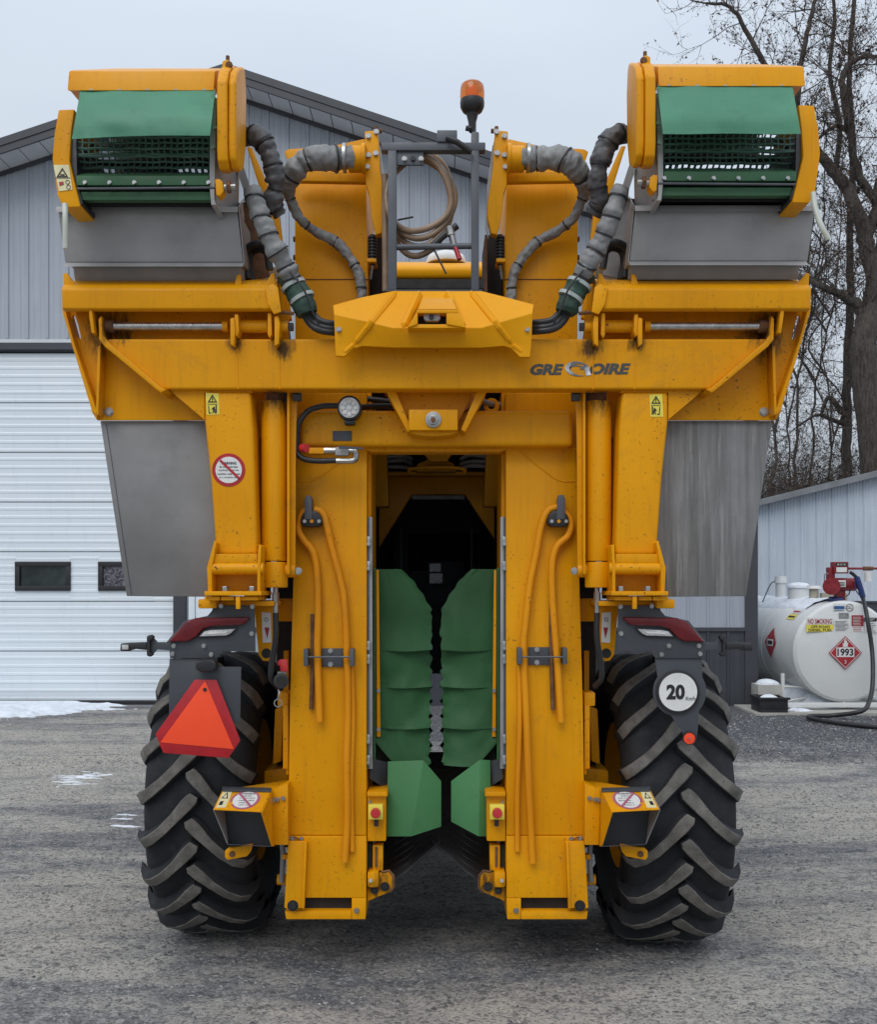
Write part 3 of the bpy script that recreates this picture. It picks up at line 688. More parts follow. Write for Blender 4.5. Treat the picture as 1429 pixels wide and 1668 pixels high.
G().tube(catmull([T(1350, 935, PD), T(1344, 934, PD), T(1344, 950, PD), T(1349, 956, PD)]), .007, 6).out('vent_tube', 'steel', pump)
G().tube(catmull([T(1385, 960, PD), T(1383, 968, PD), T(1375, 973, PD)]), .008, 6).out('wire', 'black', pump)
nz_ = part('nozzle', T(1397, 950, PD-.1), tank)
G().tube(catmull([T(1387, 934, PD-.1), T(1391, 935, PD-.1), T(1396, 942, PD-.1), T(1402, 952, PD-.1), T(1406, 972, PD-.1)]), [.02, .022]+[.032]*12+[.036]*15+[.03]*3+[.024], 12) if False else None
G().tube(catmull([T(1396, 940, PD-.1), T(1400, 952, PD-.1), T(1404, 965, PD-.1), T(1406, 973, PD-.1)], 4), .036, 12).out('nozzle_body', 'nozzle_blue', nz_, smooth=50)
G().tube(catmull([T(1385, 932, PD-.1), T(1390, 935, PD-.1), T(1396, 941, PD-.1)], 4), .022, 10).out('spout', 'black', nz_, smooth=50)
G().tube(catmull([T(1393, 949, PD-.1), T(1394, 960, PD-.1), T(1401, 970, PD-.1)], 4), .008, 6).out('trigger_guard', 'nozzle_blue', nz_, smooth=50)
hose('fuel_hose', [T(1406, 973, PD-.1), T(1412, 1000, 13.0), T(1421, 1060, 12.9), T(1422, 1110, 12.75), T(1417, 1140, 12.6), T(1404, 1158, 12.4), (4.75, 12.55, .05), (4.45, 12.5, .045), (4.42, 12.25, .04), (4.75, 11.8, .03), (5.25, 11.35, .03), (5.75, 11.05, .03), (6.2, 11.3, .03)], .027, 'black', tank, seg=10)
hose('fuel_hose', [(6.2, 11.6, .03), (5.75, 11.75, .03), (5.4, 11.95, .055), (5.0, 11.75, .07), (4.9, 11.35, .03), (5.1, 10.95, .03), (5.6, 10.75, .03), (6.2, 10.8, .03)], .027, 'black', tank, seg=10)
# pad and clutter beside the building
tag(G().ext([Vector(q) for q in ((3.93, 12.95, -.08), (6.6, 12.95, -.08), (6.6, 17.6, -.08), (4.3, 17.6, -.08), (4.3, 13.9, -.08), (3.93, 13.9, -.08))], (0, 0, .11)).out('concrete_pad', 'concrete', bevel=.012), 'concrete pad under the fuel tank', kind='structure')
tag(G().box((4.09, 13.35, .03), (4.40, 13.65, .34)).out('concrete_block', 'concrete', bevel=.01), 'grey concrete block beside the dark building corner', 'block')
g = G().box((4.00, 12.98, .03), (4.35, 13.35, .06)).box((4.00, 12.98, .06), (4.35, 13.00, .21)).box((4.00, 13.33, .06), (4.35, 13.35, .21)).box((4.00, 13.00, .06), (4.01, 13.33, .21)).box((4.33, 13.00, .06), (4.35, 13.33, .21)).box((3.98, 12.95, .19), (4.37, 12.98, .22)).box((3.98, 13.35, .19), (4.37, 13.38, .22))
tag(g.out('plastic_tub', 'black', bevel=.006), 'black plastic tub on the concrete pad left of the tank', 'tub')
snow('snow', 'snow patch on the concrete pad beside the tank skid', 4.30, 4.75, 13.0, 13.35, .05, lambda u, v: .5-abs(u-.55)*1.2-abs(v-.6)*1.0, z0=.035, cut=.1, nx_=30, ny_=20)
def dome(name, label, c, rx_, ry_, rz_):
    g = G(); m, n_ = 8, 24; v = []
    for i in range(m+1):
        for j in range(n_):
            a = i/m*PI/2; t = 2*PI*j/n_; f = 1+.18*noise.noise((math.cos(t)*1.5, math.sin(t)*1.5, i*.3+c[0]))
            v.append((c[0]+rx_*math.cos(a)*math.cos(t)*f, c[1]+ry_*math.cos(a)*math.sin(t)*f, c[2]+rz_*math.sin(a)))
    g.faces(v, [(i*n_+j, i*n_+(j+1) % n_, (i+1)*n_+(j+1) % n_, (i+1)*n_+j) for i in range(m) for j in range(n_)]); return tag(g.out(name, 'snow', smooth=60), label, 'snow', kind='stuff')
dome('snow', 'snow cap on the concrete block', (4.25, 13.50, .335), .15, .15, .07)
dome('snow', 'snow heaped in the black tub', (4.17, 13.17, .14), .14, .13, .10)
dome('snow', 'snow heap under the tank between the skid legs', (5.05, 14.2, .0), .5, .8, .36)

# ================================================================== TREES
k = NB('bark'); c = k.mix(k.mr(k.noise(2.5, 8, (6, 6, 1.0), .75), .38, .62), (.045, .037, .031), (.16, .135, .115)); c = k.mix(k.mr(k.noise(.8, 4), .5, .75, 0, .5), c, (.20, .175, .145)); k.base(c); k.rough(.95); k.bump(k.noise(4, 8, (7, 7, .8), .8), 1, .12); M['bark'] = k.m
M['twig'] = simple('twig_bark', (.075, .060, .050), .9, 0, .3, 2)
M['dead_leaf'] = simple('withered_leaves', (.085, .055, .036), .9, 0, .4, 3)
class Tree:
    def __init__(s, seed): s.r = random.Random(seed); s.w = G(); s.t = G(); s.lf = G(); s.nt = 0
    def limb(s, pts, r0, r1, n=8, seg=5, jit=.12):
        p = catmull(pts, seg); m = len(p); out = []
        for i, q in enumerate(p):
            if 0 < i < m-1: q = q+Vector((s.r.uniform(-1, 1), s.r.uniform(-1, 1), s.r.uniform(-1, 1)))*jit*(r0+(r1-r0)*i/m)*1.2
            out.append(q)
        s.w.tube(out, [r0+(r1-r0)*i/(m-1) for i in range(m)], n); return out
    def twig(s, p, d, r, ln, dep, leaf):
        if p.y < 33.4: return
        m = 4 if dep else 3; pts = [p]; q = p.copy(); d = d.normalized(); dirs = [d]
        for i in range(m):
            d = (d+Vector((s.r.gauss(0, .22), s.r.gauss(0, .22), s.r.gauss(.05, .18)))).normalized(); q = q+d*ln/m; pts.append(q); dirs.append(d)
        (s.t if r < .035 else s.w).tube(pts, [r*(1-.75*i/m) for i in range(m+1)], 3 if r < .02 else 4 if r < .05 else 6)
        s.nt += 1
        if leaf and dep <= 1:
            for _ in range(s.r.randrange(0, leaf*2+2)):
                a = s.r.choice(pts[1:])+Vector((s.r.gauss(0, .05), s.r.gauss(0, .05), s.r.gauss(-.03, .05))); sz = s.r.uniform(.016, .042)
                e = [Vector((s.r.gauss(0, sz), s.r.gauss(0, sz), s.r.gauss(0, sz))) for _ in range(3)]
                s.lf.faces([a+e[0], a+e[1], a+e[2]], [(0, 1, 2)])
        if dep > 0:
            nb = s.r.randrange(3, 6)
            for i in range(nb):
                k_ = s.r.randrange(1, m+1); ax = Vector((s.r.gauss(0, 1), s.r.gauss(0, 1), s.r.gauss(.15, .8))).normalized()
                nd = (dirs[k_]*s.r.uniform(.6, 1.1)+ax*s.r.uniform(.5, 1.0)).normalized()
                s.twig(pts[k_], nd, r*.52*(1-.5*k_/m)+.003, ln*s.r.uniform(.5, .75), dep-1, leaf)
    def dress(s, path, r, every, ln, dep, leaf, up=.3):
        for i in range(1, len(path)-1):
            if path[i].z > 6 and s.r.random() < every:
                t = (path[i+1]-path[i-1]).normalized(); ax = Vector((s.r.gauss(0, 1), s.r.gauss(0, .8), s.r.gauss(up, .8))).normalized()
                s.twig(path[i], (t*.6+ax).normalized(), r*s.r.uniform(.5, 1), ln*s.r.uniform(.6, 1.25), dep, leaf)
        s.twig(path[-1], path[-1]-path[-2], r, ln, dep, leaf)
    def finish(s, label, group=None):
        base = min((v.co for v in s.w.bm.verts), key=lambda c_: c_.z); t = thing('bare_tree', (base.x, base.y, 0), label, 'tree', group)
        s.w.out('trunk', 'bark', t, smooth=60, recalc=False); s.t.out('twigs', 'twig', t, smooth=60, recalc=False)
        if len(s.lf.bm.faces): s.lf.out('dry_leaves', 'dead_leaf', t, smooth=0, recalc=False)
def TP(lst, d): return [W(a[0], a[1], d+(a[2] if len(a) > 2 else 0)) for a in lst]
D1 = 36
t = Tree(11)
tr = t.limb(TP([(1440, 990), (1430, 800), (1420, 700), (1410, 620), (1408, 560), (1414, 520)], D1), .52, .40, 14, 6, .05)
main = t.limb(TP([(1412, 540), (1424, 470), (1414, 405), (1403, 362), (1384, 314), (1362, 284), (1337, 256)], D1), .34, .16, 12, 5, .15)
l2 = t.limb(TP([(1337, 256), (1312, 215, -.5), (1282, 168, -1), (1246, 106, -1.2), (1214, 47, -1.4), (1190, 12, -1.5), (1150, 6, -1.4)], D1), .15, .04, 8, 5, .3)
l3 = t.limb(TP([(1320, 228), (1300, 180), (1304, 110), (1318, 44), (1330, -6), (1345, -80)], D1), .12, .05, 8, 5, .3)
l4 = t.limb(TP([(1424, 460), (1436, 380), (1428, 330), (1400, 285), (1384, 215), (1372, 134), (1380, 110), (1402, 94), (1428, 92)], D1), .18, .07, 8, 5, .3)
l5 = t.limb(TP([(1408, 530), (1400, 500), (1385, 490), (1362, 477), (1331, 463), (1300, 450, 1)], D1), .20, .09, 8, 5, .3)
l6 = t.limb(TP([(1412, 400), (1436, 300), (1450, 200), (1440, 80), (1450, -60)], D1), .20, .09, 8, 5, .3)
l7 = t.limb(TP([(1384, 215), (1366, 205), (1350, 212), (1338, 222)], D1), .09, .05, 6, 4)
l8 = t.limb(TP([(1362, 284), (1368, 200, 1), (1352, 120, 1.5), (1360, 30, 2), (1352, -60, 2)], D1), .10, .05, 6, 5)
for pth, ev, ln, dp in ((l2, .75, 1.7, 2), (l3, .8, 1.7, 2), (l4, .8, 1.6, 2), (l6, .6, 1.9, 2), (l7, .8, .8, 1), (l8, .9, 1.5, 2), (main, .45, 1.3, 2), (l5, .75, 1.6, 2)): t.dress(pth, .032, min(1, ev*1.25), ln, dp, 5)
t.dress(tr, .03, .35, 1.3, 2, 1)
t.finish('tall bare tree with the thickest furrowed trunk behind the pale shed')
D2 = 38
t = Tree(5)
tr = t.limb(TP([(1382, 990), (1380, 780), (1379, 700), (1381, 600), (1386, 500), (1384, 400), (1390, 250), (1384, 120), (1392, 0)], D2), .21, .08, 10, 5, .15)
b_ = t.limb(TP([(1379, 670), (1370, 672), (1360, 655), (1350, 648), (1343, 660), (1338, 676)], D2), .12, .06, 6, 4)
b2_ = t.limb(TP([(1376, 692), (1350, 682), (1330, 676), (1300, 694)], D2), .09, .04, 6, 4)
t.dress(tr, .03, .8, 1.9, 2, 1); t.dress(b_, .02, .6, 1.0, 1, 1); t.dress(b2_, .02, .9, 1.2, 2, 1)
t.finish('slender dark tree with a snapped branch, just left of the thickest trunk')
labs = ['thin leaning sapling nearest the yellow harvester, behind the shed', 'forked young tree second from the harvester, behind the shed', 'slim young tree in the middle of the thicket behind the shed', 'thin young tree leaning right, beside the slender dark trunk', 'short bushy young tree low behind the shed roof']
for i, (pp, r0) in enumerate(((((1262, 990), (1258, 800), (1270, 680), (1296, 560), (1318, 430), (1326, 330)), .13), (((1290, 990), (1294, 780), (1300, 640), (1318, 520), (1338, 400), (1344, 260)), .12), (((1318, 990), (1322, 760), (1328, 640), (1350, 540), (1366, 420), (1372, 300)), .10), (((1345, 990), (1350, 800), (1356, 690), (1340, 560), (1348, 430)), .09), (((1275, 990), (1278, 850), (1286, 760), (1280, 660), (1290, 580)), .10))):
    t = Tree(20+i); d = 37+i*1.1
    p = t.limb(TP(pp, d), r0*.55, .018, 7, 5, 1.6); t.dress(p[8:], .018, 1.0, 1.9, 2, 2 if i else 3, .6)
    for s_ in range(3):
        q = p[t.r.randrange(8, len(p)-4)]; e = t.limb([q, q+Vector((t.r.uniform(-.8, .8), .2, 1.5)), q+Vector((t.r.uniform(-1.5, 1.5), .4, 3.4))], .05, .02, 5, 4, .3); t.dress(e, .018, .9, 1.3, 1, 2, .5)
    t.finish(labs[i], 'young trees in the thicket behind the shed')
# brush thicket reads as one mass
t = Tree(77)
for i in range(600):
    px = t.r.uniform(1190, 1480); d = t.r.uniform(37, 43); b = W(px, 0, d); b.z = 0.0
    dirn = Vector((t.r.gauss(0, .28), t.r.gauss(0, .2), 1))
    t.twig(b, dirn, .022, t.r.uniform(2.2, 4.6) * (1.12 if px < 1330 else .85), 3 if i % 3 else 2, 2)
g = G(); g.bm = t.t.bm
o = g.out('brush_thicket', 'twig', smooth=60, recalc=False); tag(o, 'dense leafless brush growing behind the shed', 'brush', kind='stuff')
if len(t.w.bm.verts): t.w.out('brush_stems', 'twig', o, smooth=60, recalc=False)
t.lf.out('brush_leaves', 'dead_leaf', o, smooth=0, recalc=False)

# ================================================================== GRAPE HARVESTER
HV = thing('grape_harvester', (0, 4.6, 0), 'tall yellow grape harvester seen from behind with green curtains and lugged tyres', 'harvester')
def sides():
    global MIR, DY
    for MIR in (False, True): yield
    MIR = False; DY = 0
def mix_(a, b, t): return a+(b-a)*t

# ---- wheels: tyre carcass by lathe, each lug a bar of its own
def make_lug(sgn):
    g = G(); st = []
    # (distance from the crown line, lag round the tyre, radius, height, half width)
    for u, lag, rad, hh, hw in ((-.012, -.006, .602, .046, .018), (-.004, .008, .602, .050, .026), (.022, .034, .603, .050, .027), (.070, .085, .602, .050, .021), (.125, .138, .598, .051, .0205), (.174, .176, .588, .052, .022), (.214, .202, .564, .050, .024), (.240, .214, .522, .034, .026)):
        st.append((u, lag, rad, hh, hw))
    rings = []
    for i, (u, lag, rad, hh, hw) in enumerate(st):
        a = st[max(i-1, 0)]; b = st[min(i+1, len(st)-1)]; t = Vector((b[0]-a[0], b[1]-a[1], 0)).normalized(); nrm = Vector((-t.y, t.x, 0))
        def pt(off, up, ex=0):
            q = Vector((u, lag, 0))+nrm*off+t*ex; ang = q.y/.62; r_ = rad+up
            return Vector((sgn*q.x, -r_*math.cos(ang), -r_*math.sin(ang)))
        rings.append([pt(-hw*1.45, -.02), pt(-hw, hh*.93), pt(-hw*.85, hh), pt(hw*.85, hh), pt(hw, hh*.93), pt(hw*1.45, -.02)])
    v = [[g.bm.verts.new(q) for q in r_] for r_ in rings]
    for i in range(len(v)-1):
        for j in range(5):
            f = g.bm.faces.new((v[i][j], v[i][j+1], v[i+1][j+1], v[i+1][j])); f.material_index = 1 if j in (1, 2, 3) else 0
    g.bm.faces.new(v[0][::-1]); g.bm.faces.new(v[-1])
    bmesh.ops.recalc_face_normals(g.bm, faces=g.bm.faces)
    me = bpy.data.meshes.new('tread_lug'); g.bm.to_mesh(me); g.bm.free(); me.materials.append(M['rubber']); me.materials.append(M['lug_top'])
    me.polygons.foreach_set('use_smooth', [True]*len(me.polygons)); me.set_sharp_from_angle(angle=R(40)); return me
LUG = {1: make_lug(1), -1: make_lug(-1)}
def carcass():
    g = G()
    half = [(.602, 0), (.601, .10), (.594, .16), (.580, .196), (.555, .218), (.50, .232), (.44, .230), (.38, .212), (.35, .195), (.33, .185)]
    pr = [(r_, -a) for r_, a in half[::-1]]+half[1:]; n_ = 96
    v = [Vector((a, -r_*math.cos(2*PI*j/n_), -r_*math.sin(2*PI*j/n_))) for r_, a in pr for j in range(n_)]
    m = len(pr); g.faces(v, [(i*n_+j, i*n_+(j+1) % n_, ((i+1) % m)*n_+(j+1) % n_, ((i+1) % m)*n_+j) for i in range(m) for j in range(n_)])
    return g
def wheel(c, rot0, lugs=True, steer=0):
    w_ = part('wheel', c, HV); w_.rotation_euler = (0, 0, steer)
    def put(name, g_or_me, mat, bevel=0):
        if isinstance(g_or_me, G):
            o = g_or_me.out(name, mat, None, smooth=40, world_origin=True, bevel=bevel)
        else: o = bpy.data.objects.new(name, g_or_me); COL.objects.link(o)
        o.parent = w_; o.location = (0, 0, 0); return o
    put('tyre', carcass(), 'rubber')
    g = G(); g.lathe([(.33, -.185), (.345, -.178), (.335, -.15), (.30, -.13), (.29, 0), (.30, .13), (.335, .15), (.345, .178), (.33, .185), (.28, .12), (.26, .0), (.28, -.12), (.33, -.185)], (0, 0, 0), 48, 0, False); put('rim', g, 'yellow')
    g = G(); g.lathe([(.275, -.03), (.275, .03)], (0, 0, 0), 48, 0).lathe([(.13, -.12), (.13, .12)], (0, 0, 0), 24, 0); put('hub', g, 'yellow')
    if lugs:
        for i in range(20):
            for sg in (1, -1):
                o = put('tread_lug', LUG[sg], None); o.rotation_euler = (rot0+(i+(.5 if sg < 0 else 0))*2*PI/20, 0, 0)
    return w_
wheel((-1.025, 4.96, .640), .02); wheel((1.005, 4.84, .640), .11)
wheel((-1.0, 7.6, .60), 0, False); wheel((1.0, 7.6, .60), 0, False)

# ---- housings (the two legs) and everything fixed to them
D = 4.25
def sticker(pts, d, mat, parent, t=.0012, name='sticker'): return G().poly(pts, d, t).out(name, mat, parent, smooth=0)
for _ in sides():
    leg = part('conveyor_housing', P(530, 1100, D), HV)
    G().poly([(484, 640), (598, 640), (597, 1360), (469, 1360), (472, 1150), (478, 935), (483, 745)], D, .42).out('housing_panel', 'yellow', leg, bevel=.005)
    G().poly([(469, 1361.5), (597, 1361.5), (596.5, 1462), (497, 1462), (497, 1370), (469, 1370)], D-.006, .42).out('lower_cover', 'yellow', leg, bevel=.003)
    G().poly([(573, 1462.3), (596.5, 1462.3), (595.5, 1497), (573, 1497)], D-.006, .42).out('outlet_post', 'yellow', leg, bevel=.003)
    G().poly([(464, 1484), (572.6, 1484), (572.6, 1497), (466, 1497)], D-.008, .42).out('outlet_sill', 'yellow', leg, bevel=.003)
    G().rect(497.3, 1462.5, 572.6, 1483.8, D+.035, .3).out('outlet_dark_fill', 'cavity', leg)  # near-black block fills the slot in place of its inner shade
    G().poly([(469.5, 1370), (497.5, 1370), (493, 1479), (463, 1479)], D-.028, .018).out('side_latch_plate', 'yellow', leg, bevel=.004)
    G().poly([(495, 1370), (500, 1372), (495.5, 1480), (492, 1479)], D-.036, .03).out('latch_lip', 'yellow', leg, bevel=.002)
    bolt(477, 1475, D-.028, 6, leg, 'black', 'knob'); bolt(476, 1366, D-.006, 3, leg); bolt(491, 1366, D-.006, 2.5, leg); bolt(581, 1483, D-.008, 3, leg)
    G().tube([P(471, 1368, D-.012), P(480, 1363, D-.016), P(490, 1368, D-.016), P(487, 1373, D-.016)], .003, 6).out('spring_clip', 'rust', leg)
    G().tube(catmull([P(484, 784, D-.001), P(505, 784, D-.001), P(520, 778, D-.001), P(555, 752, D-.001), P(592, 722, D-.001)]), .003, 6).out('weld_bead', 'yellow', leg)
    # inner galvanised rail with hinges
    G().poly([(597.5, 842), (606.5, 842), (607, 1252), (597, 1252)], D+.02, .03).out('edge_rail', 'stainless_light', leg, bevel=.002)
    G().poly([(599, 842), (601, 842), (601, 1252), (599, 1252)], D+.012, .008).out('rail_groove', 'dark_grey', leg)
    for yy in (880, 920, 1050, 1072, 1202, 1236):
        G().rect(598, yy-6, 603.5, yy+5, D+.004, .012).out('hinge', 'steel', leg, bevel=.002); bolt(600.5, yy+6, D+.006, 2.2, leg)
    # outer edge tabs between housing and wheel
    for a, b in ((1128, 1150), (1205, 1262)):
        G().rect(452 if a == 1128 else 466, a, 470, b, D+.06, .10).out('mount_tab', 'yellow', leg, bevel=.006)
    G().rect(461, 1148, 469.5, 1252, D+.05, .02).out('edge_strip', 'yellow', leg, bevel=.002)
    G().rect(459, 1392, 469, 1400, D+.02, .04).out('mount_tab', 'yellow', leg, bevel=.004)
    G().cyl(P(452, 1432, D+.10), P(470, 1432, D+.10), .022, None, 16).out('pivot_stub', 'yellow', leg, smooth=40)
    hose('grey_tube', [P(467, 1300, D+.04), P(459, 1320, D+.03), P(457, 1350, D+.03), P(461, 1390, D+.04), P(459, 1436, D+.06)], .011, 'fabric', leg)
# wheel-side darkness: chassis members behind each housing
for _ in sides():
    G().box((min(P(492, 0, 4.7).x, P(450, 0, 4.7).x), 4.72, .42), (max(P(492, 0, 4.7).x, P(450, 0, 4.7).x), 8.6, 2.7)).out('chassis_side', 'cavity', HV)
    G().poly([(462, 1060), (470, 1060), (470, 1290), (462, 1300)], 4.66, .04).out('inner_strut', 'yellow', HV)
    G().poly([(448, 1155), (462, 1150), (458, 1240), (444, 1245)], 4.60, .06).out('inner_strut', 'yellow', HV, bevel=.006)
    G().poly([(430, 1255), (470, 1250), (470, 1285), (430, 1285)], 4.62, .3).out('axle_arm', 'yellow', HV, bevel=.01)

# ---- tunnel between the housings
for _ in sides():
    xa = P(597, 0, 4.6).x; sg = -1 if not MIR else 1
    G().box((min(xa, xa+sg*.03), 4.70, .45), (max(xa, xa+sg*.03), 8.8, 3.0)).out('tunnel_wall', 'cavity', HV)  # inner walls coloured near-black to give the tunnel its shade
    G().rect(597.5, 640, 605, 1250, D+.09, .32).out('inner_panel', 'yellow', HV)
    G().poly([(609, 925), (612, 925), (612, 1250), (609, 1250)], 4.40, .12).out('curtain_mount', 'green', HV)
    G().poly([(613, 928), (617, 928), (620, 1200), (614, 1200)], 4.386, .012).out('clamp_strip', 'yellow', HV, bevel=.002)
    for yy in (1125, 1188): bolt(616.5, yy, 4.385, 2.2, HV)
G().box((-.30, 5.0, .42), (.30, 6.5, .47)).out('belly_shade_plate', 'cavity', HV)  # added dark plate that deepens the shadow under the machine
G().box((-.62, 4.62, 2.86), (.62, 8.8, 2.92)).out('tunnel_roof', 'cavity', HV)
# curtain flaps: overlapping rubber sheets with curled free edges, each its own piece
rows = [(927, 1058), (1052, 1118), (1112, 1185), (1179, 1246)]
for _ in sides():
    rr_ = random.Random(4 if MIR else 9)
    for k_, (y0, y1) in enumerate(rows):
        g = G(); n1, n2 = 26, 22; grid = []
        for j in range(n2+1):
            v = j/n2; row = []
            yy = mix_(y0, y1, v)
            for i in range(n1+1):
                u = i/n1
                inner = 704 - (k_*1.2)
                if k_ == 0 and yy < 990:      # sloped shoulder of the top sheet
                    e = (yy-927)/63; inner = 652+50*min(1, e)**.72
                if u > .9 and yy > 985: inner += rr_.uniform(-2.2, 1.6) if u == 1 else 0
                xx = mix_(612.5, inner+(1.5*math.sin(yy*.3) if u > .9 else 0), u)
                low = 0
                if k_ == 3: low = max(0, (1-u*2.6))*-36*v
                sag = 3.0*math.sin(u*PI)*v
                d = 4.44-.012*k_+.055*u*u*(1 if k_ else .6)-.030*v*v*(.4+u)+.010*noise.noise((u*3, v*2+k_*5, 7 if MIR else 1))
                row.append(g.bm.verts.new(P(xx, yy+sag+low, d)))
            grid.append(row)
        for j in range(n2):
            for i in range(n1): g.bm.faces.new((grid[j][i], grid[j][i+1], grid[j+1][i+1], grid[j+1][i]))
        fc = bmesh.ops.solidify(g.bm, geom=g.bm.faces[:], thickness=.006)
        g.out('curtain_flap', 'green', HV, smooth=50)
    # bottom deflector, folded
    if not MIR: G().strip([(632, 1240, 4.33), (690, 1238, 4.31), (719, 1272, 4.34), ], [(630, 1362, 4.31), (670, 1362, 4.27), (719, 1346, 4.32)], .006).out('lower_deflector', 'green', HV, bevel=.001)
    else: G().strip([(623, 1238, 4.34), (640, 1237, 4.33), (687, 1272, 4.36)], [(622, 1362, 4.33), (642, 1362, 4.29), (687, 1338, 4.34)], .006).out('lower_deflector', 'green', HV, bevel=.001)
    G().sheet([(604, 1235, 4.30), (640, 1243, 4.40), (634, 1288, 4.40), (603, 1268, 4.30)], .004).out('deflector_wing', 'dark_grey', HV)
    G().sheet([(617, 1206, 4.45), (640, 1242, 4.46), (640, 1262, 4.46), (613, 1250, 4.45)], .004).out('gap_shield', 'cavity', HV)
    # plastic catcher scales
    for k_ in range(7):
        a = k_*.055
        g = G(); q = [P(606, 1440-11*k_, 4.42+a), P(664, 1402-11*k_, 4.42+a), P(718, 1358-5*k_, 4.50+a), P(718, 1368-5*k_, 4.44+a), P(664, 1416-11*k_, 4.34+a), P(606, 1456-11*k_, 4.34+a)]
        g.faces([*q, *[p_+Vector((0, 0, -.012)) for p_ in q]], [(0, 1, 4, 5), (1, 2, 3, 4), (6, 7, 10, 11), (7, 8, 9, 10), (5, 4, 10, 11), (4, 3, 9, 10), (0, 1, 7, 6), (1, 2, 8, 7), (0, 5, 11, 6), (2, 3, 9, 8)])
        g.out('catcher_scale', 'scale_black', HV, bevel=.002)
g = G().rect(622, 1252, 806, 1350, 4.9, .5); g.out('gap_dark_block', 'cavity', HV)  # added black block so the gap between the deflectors looks dark
# interior: arch, struts, pipes, cab back
AD = 5.6
G().poly([(588, 772), (838, 772), (838, 905), (824, 905), (757, 805), (672, 805), (609, 905), (588, 905)], AD, .08).out('front_arch', 'yellow', HV, bevel=.006)
G().rect(672, 806, 757, 813, AD+.1, .03).out('arch_plate', 'stainless', HV)
G().rect(600, 768, 825, 774, AD-.12, .12).out('arch_shelf', 'yellow', HV, bevel=.006)
for _ in sides():
    G().poly([(607, 735), (630, 738), (634, 825), (612, 825)], AD-.3, .1).out('arch_strut', 'yellow', HV, bevel=.008)
    G().poly([(585, 905), (609, 905), (609, 1210), (585, 1210)], AD+.02, .05).out('arch_post', 'yellow', HV)
    G().rect(652, 860, 655, 1000, AD+.6, .05).out('cab_post', 'black', HV)
    for yy in (744, 752, 760): G().tube(catmull([P(630, yy, AD-.2), P(655, yy+random.uniform(-3, 3), AD-.2), P(672, yy+4, AD-.22)]), .010, 6).out('hydraulic_pipe', 'stainless_light', HV)
    G().rect(637, 740, 652, 755, AD-.18, .1).out('valve_block', 'black', HV, bevel=.006)
G().poly([(676, 768), (744, 768), (740, 755), (722, 748), (698, 748), (680, 755)], AD-.25, .1).out('pendulum_block', 'yellow', HV, bevel=.012)
G().poly([(690, 738), (738, 738), (728, 752), (700, 752)], AD-.35, .05).out('pendulum_lug', 'yellow', HV, bevel=.006)
G().tube(catmull([P(668, 772, AD-.32), P(670, 764, AD-.32), P(712, 762, AD-.32), P(754, 764, AD-.32), P(757, 772, AD-.32)]), .009, 8).out('grab_pipe', 'yellow', HV)
G().rect(570, 728, 850, 772, AD+.5, .05).out('bulkhead', 'cavity', HV)
CB = 7.4; M['cab_navy'] = simple('navy_cab_panel', (.085, .09, .115), .5)
cabb = part('cab_back', W(714, 950, CB), HV)
G().rect(620, 780, 812, 1098, CB, 1.0).out('cab_shell', 'cab_navy', cabb, bevel=.03)
G().rect(665, 868, 780, 930, CB-.02, .02).out('rear_window', 'cavity', cabb)
for a in (865, 932): G().rect(660, a, 786, a+3, CB-.03, .02).out('window_trim', 'black', cabb)
G().rect(696, 914, 756, 954, CB-.038, .03).out('monitor_frame', 'cab_navy', cabb, bevel=.006)
k = NB('painted_reflection_glass'); k.base(k.mix(k.mr(k.noise(9, 4), .45, .55), (.25, .27, .30), (.75, .78, .82))); k.rough(.1); M['reflection_glass'] = k.m  # pale blotches paint a reflection into the glass colour
G().rect(700, 918, 718, 931, CB-.045, .004).out('glass_pane', 'reflection_glass', cabb); G().rect(700, 934, 721, 950, CB-.045, .004).out('glass_pane', 'reflection_glass', cabb)
for _ in sides():
    for i in range(7):
        G().tube([P(640, 1085+24*i, 5.0), P(692, 1082+24*i, 5.1), P(702, 1094+24*i, 5.15), P(692, 1104+24*i, 5.1), P(640, 1102+24*i, 5.0)], .011, 6).out('shaker_rod', 'black', HV)
# body mass behind the towers so the machine stands as a whole
G().box((-.60, 4.95, 2.92), (.60, 8.4, 3.00)).out('deck', 'cavity', HV)

# ---- lower cross beam, centre hitch and work lamp
D2_ = 4.17
G().rect(489, 668, 934, 727, D2_, .22).out('lower_crossbeam', 'yellow', HV, bevel=.022, seg=4)
G().rect(484, 640, 560, 668, D2_+.20, .05).out('crossbeam_web', 'yellow', HV)
G().poly([(477, 729), (944, 729), (944, 733), (823, 733), (815, 736), (605, 736), (597, 733), (477, 733)], D-.004, .1).out('header_lip', 'yellow', HV, bevel=.002)
G().rect(590, 638, 830, 668, 4.75, .05).out('gap_shadow_plate', 'cavity', HV)
G().rect(820, 640, 940, 668, D2_+.20, .05).out('crossbeam_web', 'yellow', HV)
for _ in sides():
    G().poly([(629, 637), (645, 637), (671, 700), (664, 704)], 4.06, .16).out('hitch_gusset', 'yellow', HV, bevel=.004)
    G().sheet([(634, 637, 4.22), (664, 637, 4.22), (676, 668, 4.2), (662, 668, 4.16)], .005).out('hitch_web', 'yellow', HV)
G().poly([(640, 637), (772, 637), (746, 690), (666, 690)], 4.13, .02).out('hitch_back', 'yellow', HV)
G().rect(666, 667, 746, 701, 4.04, .12).out('hitch_block', 'yellow', HV, bevel=.005)
G().poly([(664, 702), (748, 702), (735, 709), (706, 711), (678, 709)], 4.07, .12).out('hitch_bowl', 'yellow', HV, bevel=.006)
